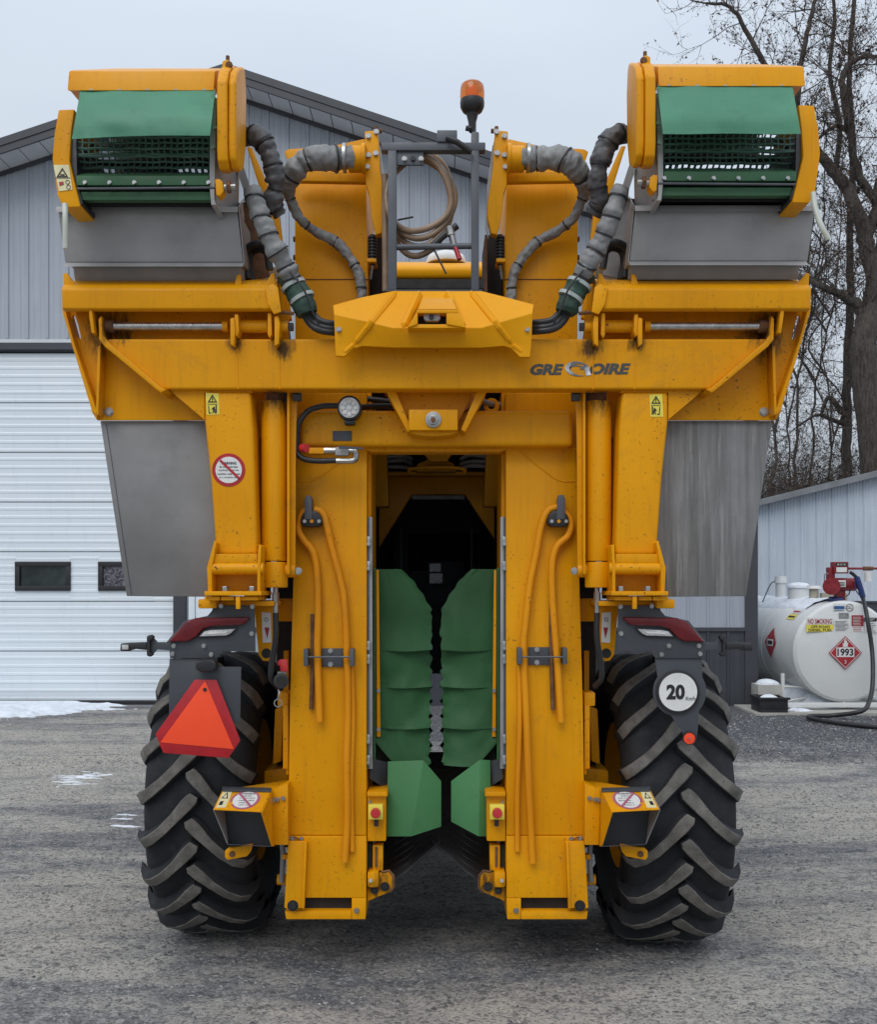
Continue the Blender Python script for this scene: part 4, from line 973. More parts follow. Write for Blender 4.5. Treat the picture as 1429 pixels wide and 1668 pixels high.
hb = G().disc(706, 683.5, 4.032, 13, .008, 32).out('washer', 'steel', HV, bevel=.001); G().disc(706, 683.5, 4.018, 8.5, .014, 6).out('nut', 'steel', hb, bevel=.002, smooth=0); G().disc(706, 683.5, 4.008, 4, .02, 16).out('stud', 'rust', hb)
G().ring(W(801, 661, 4.3), .014, .032, .02).out('lifting_eye', 'yellow', HV, bevel=.003)
hose('hydraulic_hose', [W(640, 655, 4.3), W(600, 650, 4.3), W(585, 648, 4.32)], .012, 'black', HV); hose('hydraulic_hose', [W(640, 662, 4.28), W(610, 662, 4.25), W(586, 664, 4.2)], .012, 'black', HV)
hose('hydraulic_hose', [W(780, 640, 4.3), W(790, 655, 4.3), W(815, 660, 4.32)], .012, 'fabric', HV)
hose('hydraulic_hose', [W(552, 661, 4.12), W(525, 662, 4.12), W(502, 670, 4.12), W(487, 690, 4.12), W(484, 712, 4.13), W(485, 738, 4.13), W(497, 748, 4.12), W(520, 751, 4.12), W(548, 750, 4.12)], .0115, 'black', HV, 6)
lamp = part('work_lamp', W(569, 664, 4.08), HV)
G().disc(569, 664, 4.08, 20, .06, 32).out('lamp_housing', 'black', lamp, bevel=.004); G().disc(569, 664, 4.074, 16.5, .008, 32).out('lamp_lens', 'lens', lamp)
for i in range(9):
    a = i*2*PI/8; r_ = 0 if i == 8 else 10.5
    G().disc(569+r_*math.cos(a), 664+r_*math.sin(a), 4.068, 3.6, .006, 14).out('led', 'white', lamp, bevel=.001)
G().rect(561, 684, 578, 691, 4.09, .05).out('lamp_bracket', 'black', lamp, bevel=.004)
G().rect(542, 702, 573, 718, D2_-.004, .004).out('data_plate', 'dark_grey', HV)
bal = part('ball_valve', W(550, 737, 4.1), HV)
G().cyl(W(492, 730, 4.12), W(500, 730, 4.10), .017, None, 14).out('valve_cap', 'button_red', bal, smooth=40)
G().rect(502, 729, 528, 739, 4.11, .04).out('valve_bracket', 'yellow', bal, bevel=.004)
G().cyl(W(528, 734, 4.12), W(548, 734, 4.12), .013, None, 8).out('fitting', 'steel', bal); G().rect(546, 728, 568, 742, 4.10, .04).out('valve_body', 'stainless', bal, bevel=.006)
G().cyl(W(568, 734, 4.12), W(580, 734, 4.12), .012, None, 8).out('fitting', 'steel', bal); G().tube(catmull([W(576, 732, 4.12), W(580, 740, 4.12), W(576, 750, 4.12), W(548, 751, 4.12)]), .012, 8).out('elbow', 'steel', bal, smooth=40)
G().poly([(552, 726), (592, 729), (592, 732), (552, 731)], 4.08, .006).out('valve_lever', 'dark_grey', bal)

# ---- swing arms, their feet, lift cylinders and flange plates
BEAM = 4.0
for _ in sides():
    G().poly([(480, 637), (484, 640), (482, 720), (481, 935), (470, 935), (470, 637)], 4.10, .012).out('flange_plate', 'yellow', HV, bevel=.002)
    G().box((min(P(470, 0, 4.1).x, P(474, 0, 4.1).x), 4.06, P(0, 935, 4.1).z), (max(P(470, 0, 4.1).x, P(474, 0, 4.1).x), 4.2, P(0, 640, 4.1).z)).out('flange_edge', 'yellow', HV, bevel=.002)
    G().cyl(P(466, 929, 4.12), P(482, 929, 4.12), .028, None, 24).out('cylinder_pin', 'yellow', HV, bevel=.003, smooth=40); bolt(486, 930, 4.11, 4, HV)
    G().cyl(P(478, 645, 4.1), P(491, 645, 4.1), .024, None, 6).out('flange_bolt', 'dark_grey', HV, bevel=.002, smooth=0)
    cy = part('lift_cylinder', P(447, 800, 4.12), HV)
    G().cyl(P(447, 655, 4.12), P(447, 914, 4.12), 21*4.12/F, None, 36).out('barrel', 'yellow', cy, bevel=.003, smooth=40)
    G().cyl(P(447, 915.5, 4.12), P(447, 957, 4.12), 21.6*4.12/F, None, 36).out('barrel_base', 'yellow', cy, bevel=.006, smooth=40)
    G().cyl(P(447, 640, 4.12), P(447, 655, 4.12), .032, None, 24).out('rod_eye', 'rust', cy, smooth=40)
    G().rect(436, 637, 458, 650, 4.10, .06).out('clevis', 'rust', cy, bevel=.006)
    G().cyl(P(449, 955, 4.14), P(449, 1000, 4.14), .010, None, 10).out('port_fitting', 'steel', cy)
    G().cyl(P(449, 965, 4.14), P(449, 982, 4.14), .014, None, 6).out('port_nut', 'steel', cy)
    hose('hydraulic_hose', [P(449, 998, 4.14), P(449, 1040, 4.14), P(443, 1080, 4.15), P(442, 1105, 4.16), P(452, 1118, 4.2)], .012, 'black', cy)
    arm = part('swing_arm', P(378, 780, BEAM+.02), HV)
    G().poly([(333, 638), (408, 638), (413, 700), (420, 905), (352, 905), (343, 780), (333, 686)], BEAM+.02, .16).out('arm_tube', 'yellow', arm, bevel=.018, seg=4)
    G().poly([(274, 634), (408, 634), (412, 640), (333, 640), (333, 684)], BEAM+.03, .012).out('gusset_plate', 'yellow', arm, bevel=.002)
    G().poly([(405, 640), (432, 640), (432, 720), (412, 700)], BEAM+.19, .02).out('arm_web', 'yellow', arm)
    G().rect(398, 640, 440, 975, BEAM+.34, .02).out('gap_dark_plate', 'cavity', arm)  # dark sheet added to black out the bright gap beside the arm
    for dx in (0, 1):
        q = [(349, 880), (353, 884), (345, 925), (345, 967), (339, 967), (337, 925)] if not dx else [(421, 886), (426, 889), (424, 925), (424, 967), (419, 967), (419, 925)]
        G().poly(q, BEAM-.025, .14).out('foot_cheek', 'yellow', arm, bevel=.003)
    G().rect(346, 902, 419, 917, BEAM-.012, .03).out('foot_web', 'yellow', arm, bevel=.003)
    G().cyl(P(346, 926, BEAM), P(430, 926, BEAM), 10*BEAM/F, None, 28).out('pivot_tube', 'yellow', arm, smooth=40)
    G().rect(346, 934, 419, 964, BEAM+.08, .02).out('foot_back', 'yellow', arm)
    G().rect(333, 963, 426, 970, BEAM-.05, .24).out('base_plate', 'yellow', arm, bevel=.003)
    for xx in (367, 411): G().cyl(P(xx, 963, BEAM-.0), P(xx, 955, BEAM-.0), .016, None, 6).out('bolt', 'steel', arm, bevel=.002, smooth=0)
    for a, b in ((333, 358), (360, 381), (383, 420)): G().rect(a, 971.5, b, 978, BEAM-.03, .2).out('shim_plate', 'yellow', arm, bevel=.002)
    G().rect(384, 971.5, 391, 992, BEAM-.045, .02).out('lock_tab', 'yellow', arm, bevel=.003)
    G().rect(322, 976, 352, 991, BEAM+.05, .3).out('step_bracket', 'yellow', arm, bevel=.008)
    G().rect(352, 979, 446, 987, BEAM+.10, .3).out('slide_beam', 'yellow', arm, bevel=.004)
    # tail light carrier behind it
    G().poly([(414, 986), (452, 986), (449, 1040), (443, 1070), (437, 1077), (428, 1076), (421, 1066)], 4.22, .02).out('tow_plate', 'yellow', HV, bevel=.003)
    G().disc(434, 1064, 4.216, 8, .006, 20).out('tow_hole', 'cavity', HV)
    G().rect(452, 975, 482, 1012, 4.36, .1).out('side_bracket', 'yellow', HV, bevel=.004)
    st = sticker([(426, 997), (441, 998), (442, 1046), (428, 1047)], 4.217, 'white', HV)
    G().poly([(431, 1022), (439, 1022), (435.5, 1040)], 4.2155, .001).out('arrow_mark', 'ink_red', st); G().ring(P(434, 1009, 4.2155), .006, .008, .001).out('hook_mark', 'text_grey', st)
    tl = part('light_carrier', P(340, 1050, 4.1), HV); TL = 4.08
    G().poly([(348, 986), (415, 986), (416, 1061), (362, 1061), (354, 1072), (277, 1072), (276, 1059), (272, 1059), (256, 1058), (249, 1066), (243, 1069), (239, 1066), (239, 1037), (243, 1034), (249, 1037), (257, 1046), (271, 1046), (300, 1011), (338, 1003), (345, 995)], TL, .006).out('carrier_plate', 'dark_grey', tl, bevel=.0015)
    for q in ((360, 987), (411, 988), (410, 1032), (283, 1052), (281, 1065), (332, 1052), (344, 1066)): bolt(q[0], q[1], TL, 2.6, tl)
    l_ = G().poly([(273, 1046), (286, 1031), (303, 1012), (318, 1006.5), (345, 1006), (407, 1005), (402, 1013), (393, 1018), (345, 1020), (332, 1024), (318, 1038), (307, 1045), (290, 1045)], TL-.022, .022).out('tail_lens', 'tail_red', tl, bevel=.008, seg=3)
    G().poly([(320, 1039), (330, 1027), (342, 1024.5), (388, 1022), (378, 1033), (370, 1037)], TL-.014, .014).out('lamp_bezel', 'black', tl, bevel=.004)
    G().poly([(325, 1036.5), (333, 1028.5), (343, 1026.5), (383, 1024.5), (375, 1032), (368, 1035)], TL-.018, .006).out('reverse_lens', 'lens', tl, bevel=.002)
    G().poly([(336, 1033), (340, 1030), (372, 1028), (366, 1031.5)], TL-.0195, .002).out('lens_insert', 'white', tl)
    mk = part('side_marker', P(215, 1053, TL), tl) if False else tl
    G().poly([(239, 1046), (210, 1047), (196, 1048), (195, 1060), (211, 1060), (220, 1057), (239, 1059)], TL-.01, .03).out('marker_arm', 'black', tl, bevel=.006)
    G().poly([(239, 1036), (245, 1034), (250, 1037), (248, 1041), (244, 1044), (244, 1062), (249, 1066), (244, 1070), (239, 1068)], TL-.018, .03).out('marker_boot', 'black', tl, bevel=.004)
    G().rect(198, 1050, 209, 1058, TL-.014, .006).out('marker_lens', 'lens' if not MIR else 'black', tl, bevel=.002)

# left: carrier tail plate with slow-vehicle triangle
TL = 4.08
tp_ = part('triangle_mount', W(330, 1130, TL), HV)
G().poly([(276, 1072.5), (353, 1072.5), (357, 1086), (393, 1086), (391, 1177), (275, 1177)], TL+.008, .006).out('mount_plate', 'dark_grey', tp_, bevel=.0015)
G().poly([(318, 1083), (322, 1076), (330, 1074.5), (342, 1074.5), (350, 1076), (352.5, 1083), (351, 1091), (345, 1094.5), (326, 1094.5), (319, 1091)], TL-.05, .05).out('plate_lamp', 'black', tp_, bevel=.012, seg=3)
SM = TL-.020
sm = part('slow_vehicle_sign', W(322, 1170, SM), HV)
o6 = [(317, 1107), (352.5, 1107), (391.5, 1206), (372, 1234.5), (266, 1226), (253, 1196)]; tri = [(334, 1109), (381, 1220), (261, 1209)]
G().poly(o6, SM+.002, .006).out('red_border', 'red', sm, bevel=.001); G().poly(tri, SM, .003).out('orange_triangle', 'orange', sm, bevel=.0006)
G().disc(333.5, 1123, SM-.004, 3, .006, 14).out('rivet', 'black', sm)
# right: round 20 km/h sign plate
sp_ = part('speed_sign', W(1106, 1140, TL), HV)
cir = [(1105-41*math.cos(a), 1126+41*math.sin(a)) for a in [R(x_) for x_ in range(-35, 75, 6)]]
cir2 = [(1105+46*math.cos(a), 1126+46*math.sin(a)) for a in [R(x_) for x_ in range(42, -36, -6)]]
G().poly([(1067, 1071)]+[q for q in cir if q[1] > 1090]+[(1111, 1190), (1116, 1207), (1124, 1214), (1134, 1208), (1137, 1190)]+[q for q in cir2 if q[1] > 1095]+[(1144, 1071)], TL+.008, .006).out('sign_plate', 'dark_grey', sp_, bevel=.0015)
G().disc(1105, 1127, TL-.004, 35.5, .012, 48).out('sign_rim', 'black', sp_, bevel=.002)
fc_ = G().disc(1105, 1127, TL-.007, 31, .004, 48).out('sign_face', 'white', sp_)
text('20', 1101, 1127, TL-.0085, 25, 'ink', sp_, wd=30, bold=.045, mirror=False); text('Km/h', 1125.5, 1137.5, TL-.0085, 6.5, 'ink', sp_, wd=15.5, bold=.008, mirror=False)
G().disc(1123.5, 1202.5, TL-.004, 10.5, .012, 28).out('reflector', 'orange', sp_, bevel=.002); G().ring(W(1123.5, 1202.5, TL-.006), 9.4*TL/F, 11*TL/F, .012).out('reflector_rim', 'black', sp_); bolt(1123.5, 1202.5, TL-.004, 1.6, sp_, washer=False)

# ---- hoppers over the lower arms (cross-conveyor side bins, stainless)
for _ in sides():
    fr = [(163, 685.5), (340, 685.5), (353, 885), (343, 925), (345, 972), (206, 971)]
    G().poly(fr, 4.12, 1.4).out('side_bin', 'stainless_streaked' if MIR else 'stainless_lower', HV, bevel=.004)
    G().tube([P(214, 968, 4.119), P(173, 690, 4.119)] if not MIR else [P(194, 965, 4.119), P(197, 972, 4.119)], .0012, 4).out('bin_crease', 'dark_grey', HV)
    up = part('bin_frame', P(200, 600, 4.1), HV)
    # back plate in two pieces so that the lifting slot stays open
    G().poly([(165, 500), (340, 500), (340, 684.5), (158, 684.5), (160, 560)], 4.10, .012).out('frame_plate', 'yellow', up, bevel=.002)
    # side plate with slot, and rims
    G().poly([(101, 470), (165, 470), (165, 562), (158, 684), (150, 672), (137, 615), (131.5, 600), (131.5, 552), (131.5, 548), (127.5, 530), (122, 514), (118, 515), (117.5, 530), (122, 545), (128, 552), (131.3, 552.5), (131.3, 600), (118, 562), (104, 505)], 4.085, .010).out('side_plate', 'yellow', up, bevel=0)
    G().poly([(100, 468), (104, 468), (106, 504), (121, 560), (160, 676), (155, 674), (149, 668), (117, 562), (101, 506)], 4.03, .10).out('outer_rim', 'yellow', up, bevel=.003)
    G().poly([(159, 565), (164, 562), (160, 676), (156, 674)], 4.03, .07).out('stiffener', 'yellow', up, bevel=.002)
    G().poly([(143, 477), (147, 475), (149, 500), (154, 542), (149, 543), (145, 515)], 3.95, .12).out('stiffener', 'yellow', up, bevel=.002)
    bolt(177, 671, 4.10, 5, up)
    # upper boom tube
    G().xprof([(4.16, 455), (4.00, 458), (3.945, 466), (3.935, 472), (3.94, 503), (3.96, 508), (4.2, 508)], 101, 451, 3.94).out('upper_boom', 'yellow', up, bevel=.006, seg=3)
    for q in ([(103, 446), (108, 444), (124, 464), (104, 470)], [(380, 470), (386, 448), (392, 446), (394, 470)], [(417, 462), (424, 459), (427, 468), (416, 470)], [(430, 466), (442, 446), (447, 444), (450, 470)]):
        G().poly(q, 3.96, .012).out('boom_lug', 'yellow', up, bevel=.003)
    G().poly([(431, 468), (444, 462), (453, 468), (458, 508), (446, 512), (436, 495)], 3.925, .014).out('boom_end_plate', 'yellow', up, bevel=.004)
    # shift cylinder in the recess
    G().rect(165, 506, 470, 556, 4.085, .012).out('recess_plate', 'yellow', up)
    sc = part('shift_cylinder', P(300, 531, 4.02), HV)
    G().cyl(P(185, 532, 4.02), P(363, 532, 4.02), 7*4.02/F, None, 20).out('rod', 'rod', sc, smooth=40)
    G().cyl(P(168, 532, 4.02), P(186, 532, 4.02), 11*4.02/F, None, 12).out('rod_eye', 'rust', sc, bevel=.003)
    G().cyl(P(363, 532, 4.02), P(372, 532, 4.02), 9*4.02/F, None, 20).out('gland', 'yellow', sc, smooth=40)
    G().cyl(P(388, 532, 4.02), P(437, 532, 4.02), 10.5*4.02/F, None, 24).out('barrel', 'yellow', sc, smooth=40)
    G().poly([(375, 519), (381, 517), (383, 540), (381, 564), (375, 560)], 3.95, .09).out('lug_plate', 'yellow', sc, bevel=.003)
    G().poly([(382, 512), (388, 512), (389, 540), (386, 549), (382, 544)], 3.96, .10).out('lug_plate', 'yellow', sc, bevel=.003)
    G().poly([(436, 510), (442, 510), (443, 545), (439, 551), (436, 545)], 3.96, .10).out('lug_plate', 'yellow', sc, bevel=.003)
    G().poly([(447, 516), (453, 514), (456, 528), (454, 560), (447, 564)], 3.94, .10).out('lug_plate', 'yellow', sc, bevel=.003)
    G().cyl(P(455, 533, 4.0), P(470, 533, 4.0), 9.5*4.0/F, None, 22).out('end_boss', 'yellow', sc, smooth=40, bevel=.002); G().cyl(P(470, 533, 4.0), P(478, 533, 4.0), 7*4.0/F, None, 6).out('end_nut', 'dark_grey', sc, smooth=0)
    G().tube([P(446, 508, 3.96), P(479, 511, 3.96)], .007, 6).out('pin_rod', 'rust', sc); G().tube([P(452, 459, 3.97), P(462, 459, 3.97)], .008, 6).out('pin_rod', 'rust', sc)
# ---- main upper beam
G().poly([(166, 552), (1256, 552), (1248, 560), (1158, 634), (263, 634), (174, 560)], BEAM, .085).out('upper_beam', 'yellow', HV, bevel=.028, seg=5)
for _ in sides():
    G().poly([(160, 520), (165, 514), (167, 545), (176, 557), (262, 631), (272, 634), (262, 640), (254, 634), (170, 564), (161, 553)], BEAM-.03, .13).out('beam_end_flange', 'yellow', HV, bevel=.004)
    G().tube([P(455, 556, BEAM+.001), P(456, 634, BEAM+.001)], .0035, 6).out('weld_bead', 'yellow', HV)
    G().tube([P(386, 558, BEAM+.001), P(388, 634, BEAM+.001)], .0035, 6).out('weld_bead', 'yellow', HV)
    # stacked safety sticker on each arm
    st = sticker([(335, 640), (356, 641), (358, 675), (337, 676)] if not MIR else [(343, 642), (364, 643), (362, 679), (341, 679)], BEAM+.0185, 'sticker_yellow', HV)
    ox, oy = (346, 650) if not MIR else (353, 652)
    def wtri(cx_, cy_, s_, d, par):
        g = G(); a = [(cx_, cy_-s_), (cx_+s_*1.05, cy_+s_*.75), (cx_-s_*1.05, cy_+s_*.75)]; b = [(cx_, cy_-s_*.55), (cx_+s_*.66, cy_+s_*.52), (cx_-s_*.66, cy_+s_*.52)]
        for i in range(3): j = (i+1) % 3; g.poly([a[i], a[j], b[j], b[i]], d, .001)
        g.rect(cx_-s_*.1, cy_-s_*.3, cx_+s_*.1, cy_+s_*.25, d, .001); g.rect(cx_-s_*.1, cy_+.33*s_, cx_+.1*s_, cy_+.45*s_, d, .001); return g.out('warning_symbol', 'ink', par, smooth=0)
    wtri(ox, oy, 7.5, BEAM+.017, st)
    g = G(); g.rect(ox-8, oy+8, ox+8, oy+8.8, BEAM+.017, .001)
    g.poly([(ox-7, oy+11), (ox-5.6, oy+11), (ox-4.6, oy+22), (ox-2, oy+22), (ox-2, oy+23.5), (ox-6, oy+23.5)], BEAM+.017, .001)
    g.rect(ox+5, oy+10, ox+7, oy+23, BEAM+.017, .001); g.poly([(ox+1.5, oy+13), (ox+3.2, oy+12), (ox+4.2, oy+16), (ox+4.8, oy+23), (ox+3.4, oy+23), (ox+2.6, oy+19), (ox+1, oy+23), (ox-.4, oy+22.5), (ox+1.4, oy+18), (ox-1.5, oy+16.5)], BEAM+.017, .001)
    g.out('figure_symbol', 'ink', st, smooth=0)
ws = G().disc(372.5, 765.5, BEAM+.018, 27, .0015, 48).out('sticker', 'red', HV, smooth=0); G().disc(372.5, 765.5, BEAM+.0165, 21.5, .0012, 48).out('sticker_face', 'white', ws, smooth=0)
for i, (tx_, w_, h_) in enumerate((('WARNING', 25, 4.6), ('do not undertake', 30, 3.4), ('anything inside the', 33, 3.4), ('machine until comes', 37, 3.4), ('to a complete stop', 31, 3.4))):
    text(tx_, 372.5, 754.5+5.8*i, BEAM+.0155, h_, 'ink', ws, wd=w_, bold=.03 if i == 0 else .012)
G().poly([(357, 751), (360, 748.5), (391, 778), (388, 780.5)], BEAM+.0148, .0004).out('red_slash', 'red', ws, smooth=0)
# maker's lettering on the beam
text('GRE', 891.5, 602, BEAM-.0012, 18.5, 'text_grey', HV, wd=55, shear=.25, bold=.055); text('OIRE', 994.5, 601, BEAM-.0012, 18.5, 'text_grey', HV, wd=67, shear=.25, bold=.055)
g = G(); n_ = 40; ce = W(941, 601, BEAM)
def ell(a, rx, ry, rot=-.12): x, y = rx*math.cos(a), ry*math.sin(a); return (941+x*math.cos(rot)-y*math.sin(rot), 601-(x*math.sin(rot)+y*math.cos(rot)))
def arc(a0, a1, f):
    g = G(); m = 26
    for i in range(m):
        a, b = a0+(a1-a0)*i/m, a0+(a1-a0)*(i+1)/m; o0, i0 = f(i/m); o1, i1 = f((i+1)/m)
        g.poly([ell(a, *o0), ell(b, *o1), ell(b, *i1), ell(a, *i0)], BEAM-.0022, .002)
    return g
arc(.5, 5.4, lambda t: ((20, 12), (20-9*math.sin(t*PI)**.8, 12-5.5*math.sin(t*PI)**.8))).out('silver_emblem', 'silver', HV, smooth=0)
arc(.2, 4.0, lambda t: ((13.5, 6.2), (13.5-3.5*math.sin(t*PI), 6.2-2.2*math.sin(t*PI)))).out('silver_emblem', 'silver', HV, smooth=0)
G().poly([(945, 598), (958, 594), (963, 611), (955, 612), (952, 601), (945, 602)], BEAM-.003, .002).out('silver_emblem', 'silver', HV, smooth=0)

# ---- centre cowl with camera
CO = 3.86
cw = part('rear_cowl', W(706, 525, CO), HV)
g = G()
top_ = [(542.5, 497, 3.93), (590, 484, 3.97), (640, 474, 4.02), (785, 474, 4.02), (825, 484, 3.97), (870, 496, 3.93)]
mid = [(544, 512, 3.885), (590, 522, 3.875), (640, 534, 3.865), (785, 534, 3.865), (825, 522, 3.875), (868, 510, 3.885)]
low = [(546, 562, 3.90), (590, 564, 3.905), (640, 567, 3.905), (785, 567, 3.905), (822, 564, 3.905), (866, 560, 3.90)]
for a, b in ((top_, mid), (mid, low)):
    for i in range(5): g.faces([W(*a[i]), W(*a[i+1]), W(*b[i+1]), W(*b[i])], [(0, 1, 2, 3)])
g.faces([W(546, 562, 3.90), W(590, 564, 3.905), W(576, 568, 3.905), W(561, 581, 3.90), W(547, 580, 3.90)], [(0, 1, 2, 3, 4)])
g.faces([W(866, 560, 3.90), W(822, 564, 3.905), W(833, 567, 3.905), W(847, 582, 3.90), W(864, 582, 3.90)], [(4, 3, 2, 1, 0)])
bmesh.ops.remove_doubles(g.bm, verts=g.bm.verts, dist=.0005)
bmesh.ops.recalc_face_normals(g.bm, faces=g.bm.faces)
if sum(f.normal.y for f in g.bm.faces) > 0: bmesh.ops.reverse_faces(g.bm, faces=g.bm.faces)
bmesh.ops.solidify(g.bm, geom=g.bm.faces[:], thickness=.02)
g.out('cowl_shell', 'yellow_clean', cw, bevel=.004, seg=3)
def ridge(q, r0, r1): return G().tube([W(*a) for a in q], [r0, r1] if len(q) == 2 else [r0]+[(r0+r1)/2]*(len(q)-2)+[r1], 8)
def cowl_d(px, py):
    for i in range(5):
        if px <= top_[i+1][0] or i == 4: break
    t = (px-top_[i][0])/(top_[i+1][0]-top_[i][0]); l3_ = [tuple(mix_(a[i][q], a[i+1][q], t) for q in (1, 2)) for a in (top_, mid, low)]
    a, b = (l3_[0], l3_[1]) if py < l3_[1][0] else (l3_[1], l3_[2]); return mix_(a[1], b[1], min(1, max(0, (py-a[0])/(b[0]-a[0]))))
def cowl_ridge(a, b, r0, r1, name='cowl_ridge', lift=0):
    pts = []
    for j in range(13):
        x_, y_ = mix_(a[0], b[0], j/12), mix_(a[1], b[1], j/12); pts.append(W(x_, y_, cowl_d(x_, y_)+.004-lift*math.sin(j/12*PI)))
    G().tube(pts, [mix_(r0, r1, j/12)*(.45 if j in (0, 12) else 1) for j in range(13)], 6, 1).out(name, 'yellow_clean', cw, smooth=0, bevel=.003)
for s_ in (-1, 1):
    f = lambda x_: 706+s_*(x_-706)
    cowl_ridge((f(645), 476), (f(577), 561), .017, .012); cowl_ridge((f(683), 477), (f(657), 535), .020, .016, 'hood_flank', .012)
    cowl_ridge((f(577), 561), (f(561), 575), .012, .008)
g = G(); a = [W(686, 486, 3.99), W(740, 486, 3.99), W(747, 505, 3.945), W(679, 505, 3.945)]; m_ = [W(688, 487, 3.93), W(737, 487, 3.93), W(745, 504, 3.815), W(681, 504, 3.815)]
g.faces([*a, *m_], [(4, 5, 6, 7), (0, 1, 5, 4), (1, 2, 6, 5), (2, 3, 7, 6), (3, 0, 4, 7)]); g.out('hood_top', 'yellow_clean', cw, bevel=.006, seg=3)
G().rect(679, 504.3, 747, 510, 3.805, .08).out('hood_face', 'yellow_clean', cw, bevel=.002)
G().poly([(679, 510.2), (680.5, 510.2), (680.5, 528), (664, 534), (668, 526)], 3.805, .08).out('hood_face', 'yellow_clean', cw, bevel=.002)
G().poly([(727.5, 510.2), (747, 510.2), (756, 526), (759, 534), (727.5, 528)], 3.805, .08).out('hood_face', 'yellow_clean', cw, bevel=.002)
G().poly([(680, 528.3), (728, 528.3), (758, 534.5), (664, 534.5)], 3.812, .08).out('hood_face', 'yellow_clean', cw, bevel=.002)
G().rect(680, 510, 728, 529, 3.86, .004).out('slot_back', 'cavity', cw)
cm = G().poly([(690, 511), (717, 511), (718, 519), (714, 523), (694, 523), (690, 519)], 3.825, .03).out('camera_body', 'stainless_light', cw, bevel=.004)
G().disc(703, 516.5, 3.818, 4.2, .01, 16).out('camera_lens', 'black', cm)
bolt(552, 537, 3.893, 3, cw); bolt(859, 537, 3.893, 3, cw)
G().rect(625, 472, 786, 474.5, 4.03, .3).out('cowl_back_edge', 'dark_grey', cw)

# ---- towers
TW = 4.42
for _ in sides():
    tw = part('conveyor_tower', P(540, 400, TW), HV)
    G().poly([(480, 292), (597, 292), (600, 455), (600, 640), (481, 640)], TW, .5).out('tower_panel', 'yellow', tw, bevel=.008)
    G().poly([(480, 454.5), (600, 454.5), (600, 455.7), (480, 455.7)], TW-.003, .004).out('panel_seam', 'rust', tw)
    G().poly([(463, 247), (470, 243), (540, 238), (594, 226), (596, 300), (480, 300)], TW+.06, .6).out('tower_cap', 'yellow', tw, bevel=.006)
    G().poly([(484, 286), (495, 283), (505, 278), (560, 279), (585, 276), (612, 262), (614, 295), (596, 298), (480, 296)], TW-.08, .03).out('cap_flange', 'yellow', tw, bevel=.008, seg=3)
    G().poly([(594, 214), (615, 212), (617, 230), (619, 275), (627, 330), (628, 352), (622, 380), (612, 383), (606, 355), (601, 315), (596, 300)], TW-.16, .05).out('tower_cheek', 'yellow', tw, bevel=.006)
    G().poly([(616, 228), (620, 240), (628, 300), (631, 370), (626, 388), (627, 352), (619, 275)], TW-.14, .02).out('cheek_liner', 'stainless_light', tw)
    G().rect(604, 383, 632, 640, TW+.1, .3).out('tower_slot', 'cavity', tw)
    G().rect(626, 300, 633, 640, TW-.02, .1).out('slot_edge', 'yellow', tw) if not MIR else G().rect(628, 385, 632, 640, TW-.02, .1).out('slot_edge', 'rust', tw)
    g = G()
    for i in range(9): g.ring(P(607, 388+5*i, TW-.08), .012, .020, .012, 14, 'Y') if False else g.cyl(P(607, 386+5*i, TW-.07), P(607, 389+5*i, TW-.07), .019, None, 12)
    g.cyl(P(607, 383, TW-.07), P(607, 432, TW-.07), .011, None, 10); g.out('coil_spring', 'black', tw)
    G().cyl(P(607, 432, TW-.07), P(604, 455, TW-.05), .006, None, 6).out('spring_rod', 'steel', tw)
    G().rect(598, 421, 613, 427, TW-.1, .1).out('spring_seat', 'yellow', tw, bevel=.003)
    G().cyl(P(568, 260, TW-.17), P(592, 260, TW-.17), 20*TW/F, None, 28).out('motor_boss', 'yellow', tw, bevel=.006, smooth=40)
    G().cyl(P(590, 259, TW-.17), P(596, 259, TW-.17), 23*TW/F, None, 28).out('boss_flange', 'yellow', tw, bevel=.003, smooth=40)
    for q in ((600, 253), (612, 250), (598, 272), (600, 222), (613, 215)): bolt(q[0], q[1], TW-.16, 3.2, tw)
    G().cyl(P(613, 207, TW-.13), P(613, 225, TW-.13), .008, None, 8).out('stud', 'rust', tw); G().cyl(P(617, 214, TW-.13), P(622, 214, TW-.13), .01, None, 8).out('stud', 'rust', tw)
    for yy in (340, 390, 420): G().cyl(P(478, yy, TW+.03), P(482, yy, TW+.03), .012, None, 8).out('side_bolt', 'rust', tw)
    hose('sleeved_hose', [P(572, 258, TW-.18), P(545, 259, TW-.2), P(515, 258, TW-.22), P(493, 266, TW-.22), P(477, 284, TW-.2), P(469, 305, TW-.16), P(475, 330, TW-.12), P(490, 358, TW-.10), P(515, 378, TW-.06), P(545, 393, TW-.05), P(566, 415, TW-.05), P(582, 440, TW-.05), P(588, 462, TW-.05), P(589, 492, TW-.05)], [.046, .048, .048, .046, .042, .033, .019, .020, .019, .021, .020, .020, .020, .019], 'fabric', tw, 8, .16, 14, 7)
    G().cyl(P(559, 258, TW-.19), P(564, 258, TW-.19), .058, None, 24).out('hose_clamp', 'steel', tw, smooth=40)
# dark engine-bay gap and roof between towers
G().rect(600, 455, 812, 560, 6.0, .1).out('engine_bulkhead', 'cavity', HV)
roof = part('cab_roof', W(720, 440, 6.5), HV)
G().xprof([(6.3, 455), (6.28, 436), (6.35, 429), (7.5, 427), (7.5, 455)], 575, 850, 6.3).out('roof_shell', 'yellow_clean', roof, bevel=.03, seg=4)
G().lathe([(.002, .075), (.06, .072), (.11, .05), (.125, .02), (.12, 0)], W(727, 431, 6.5), 28).out('satellite_dome', 'white', roof, smooth=60)
G().rect(520, 456, 910, 560, 6.25, 1.3).out('cab_rear', 'cavity', HV)

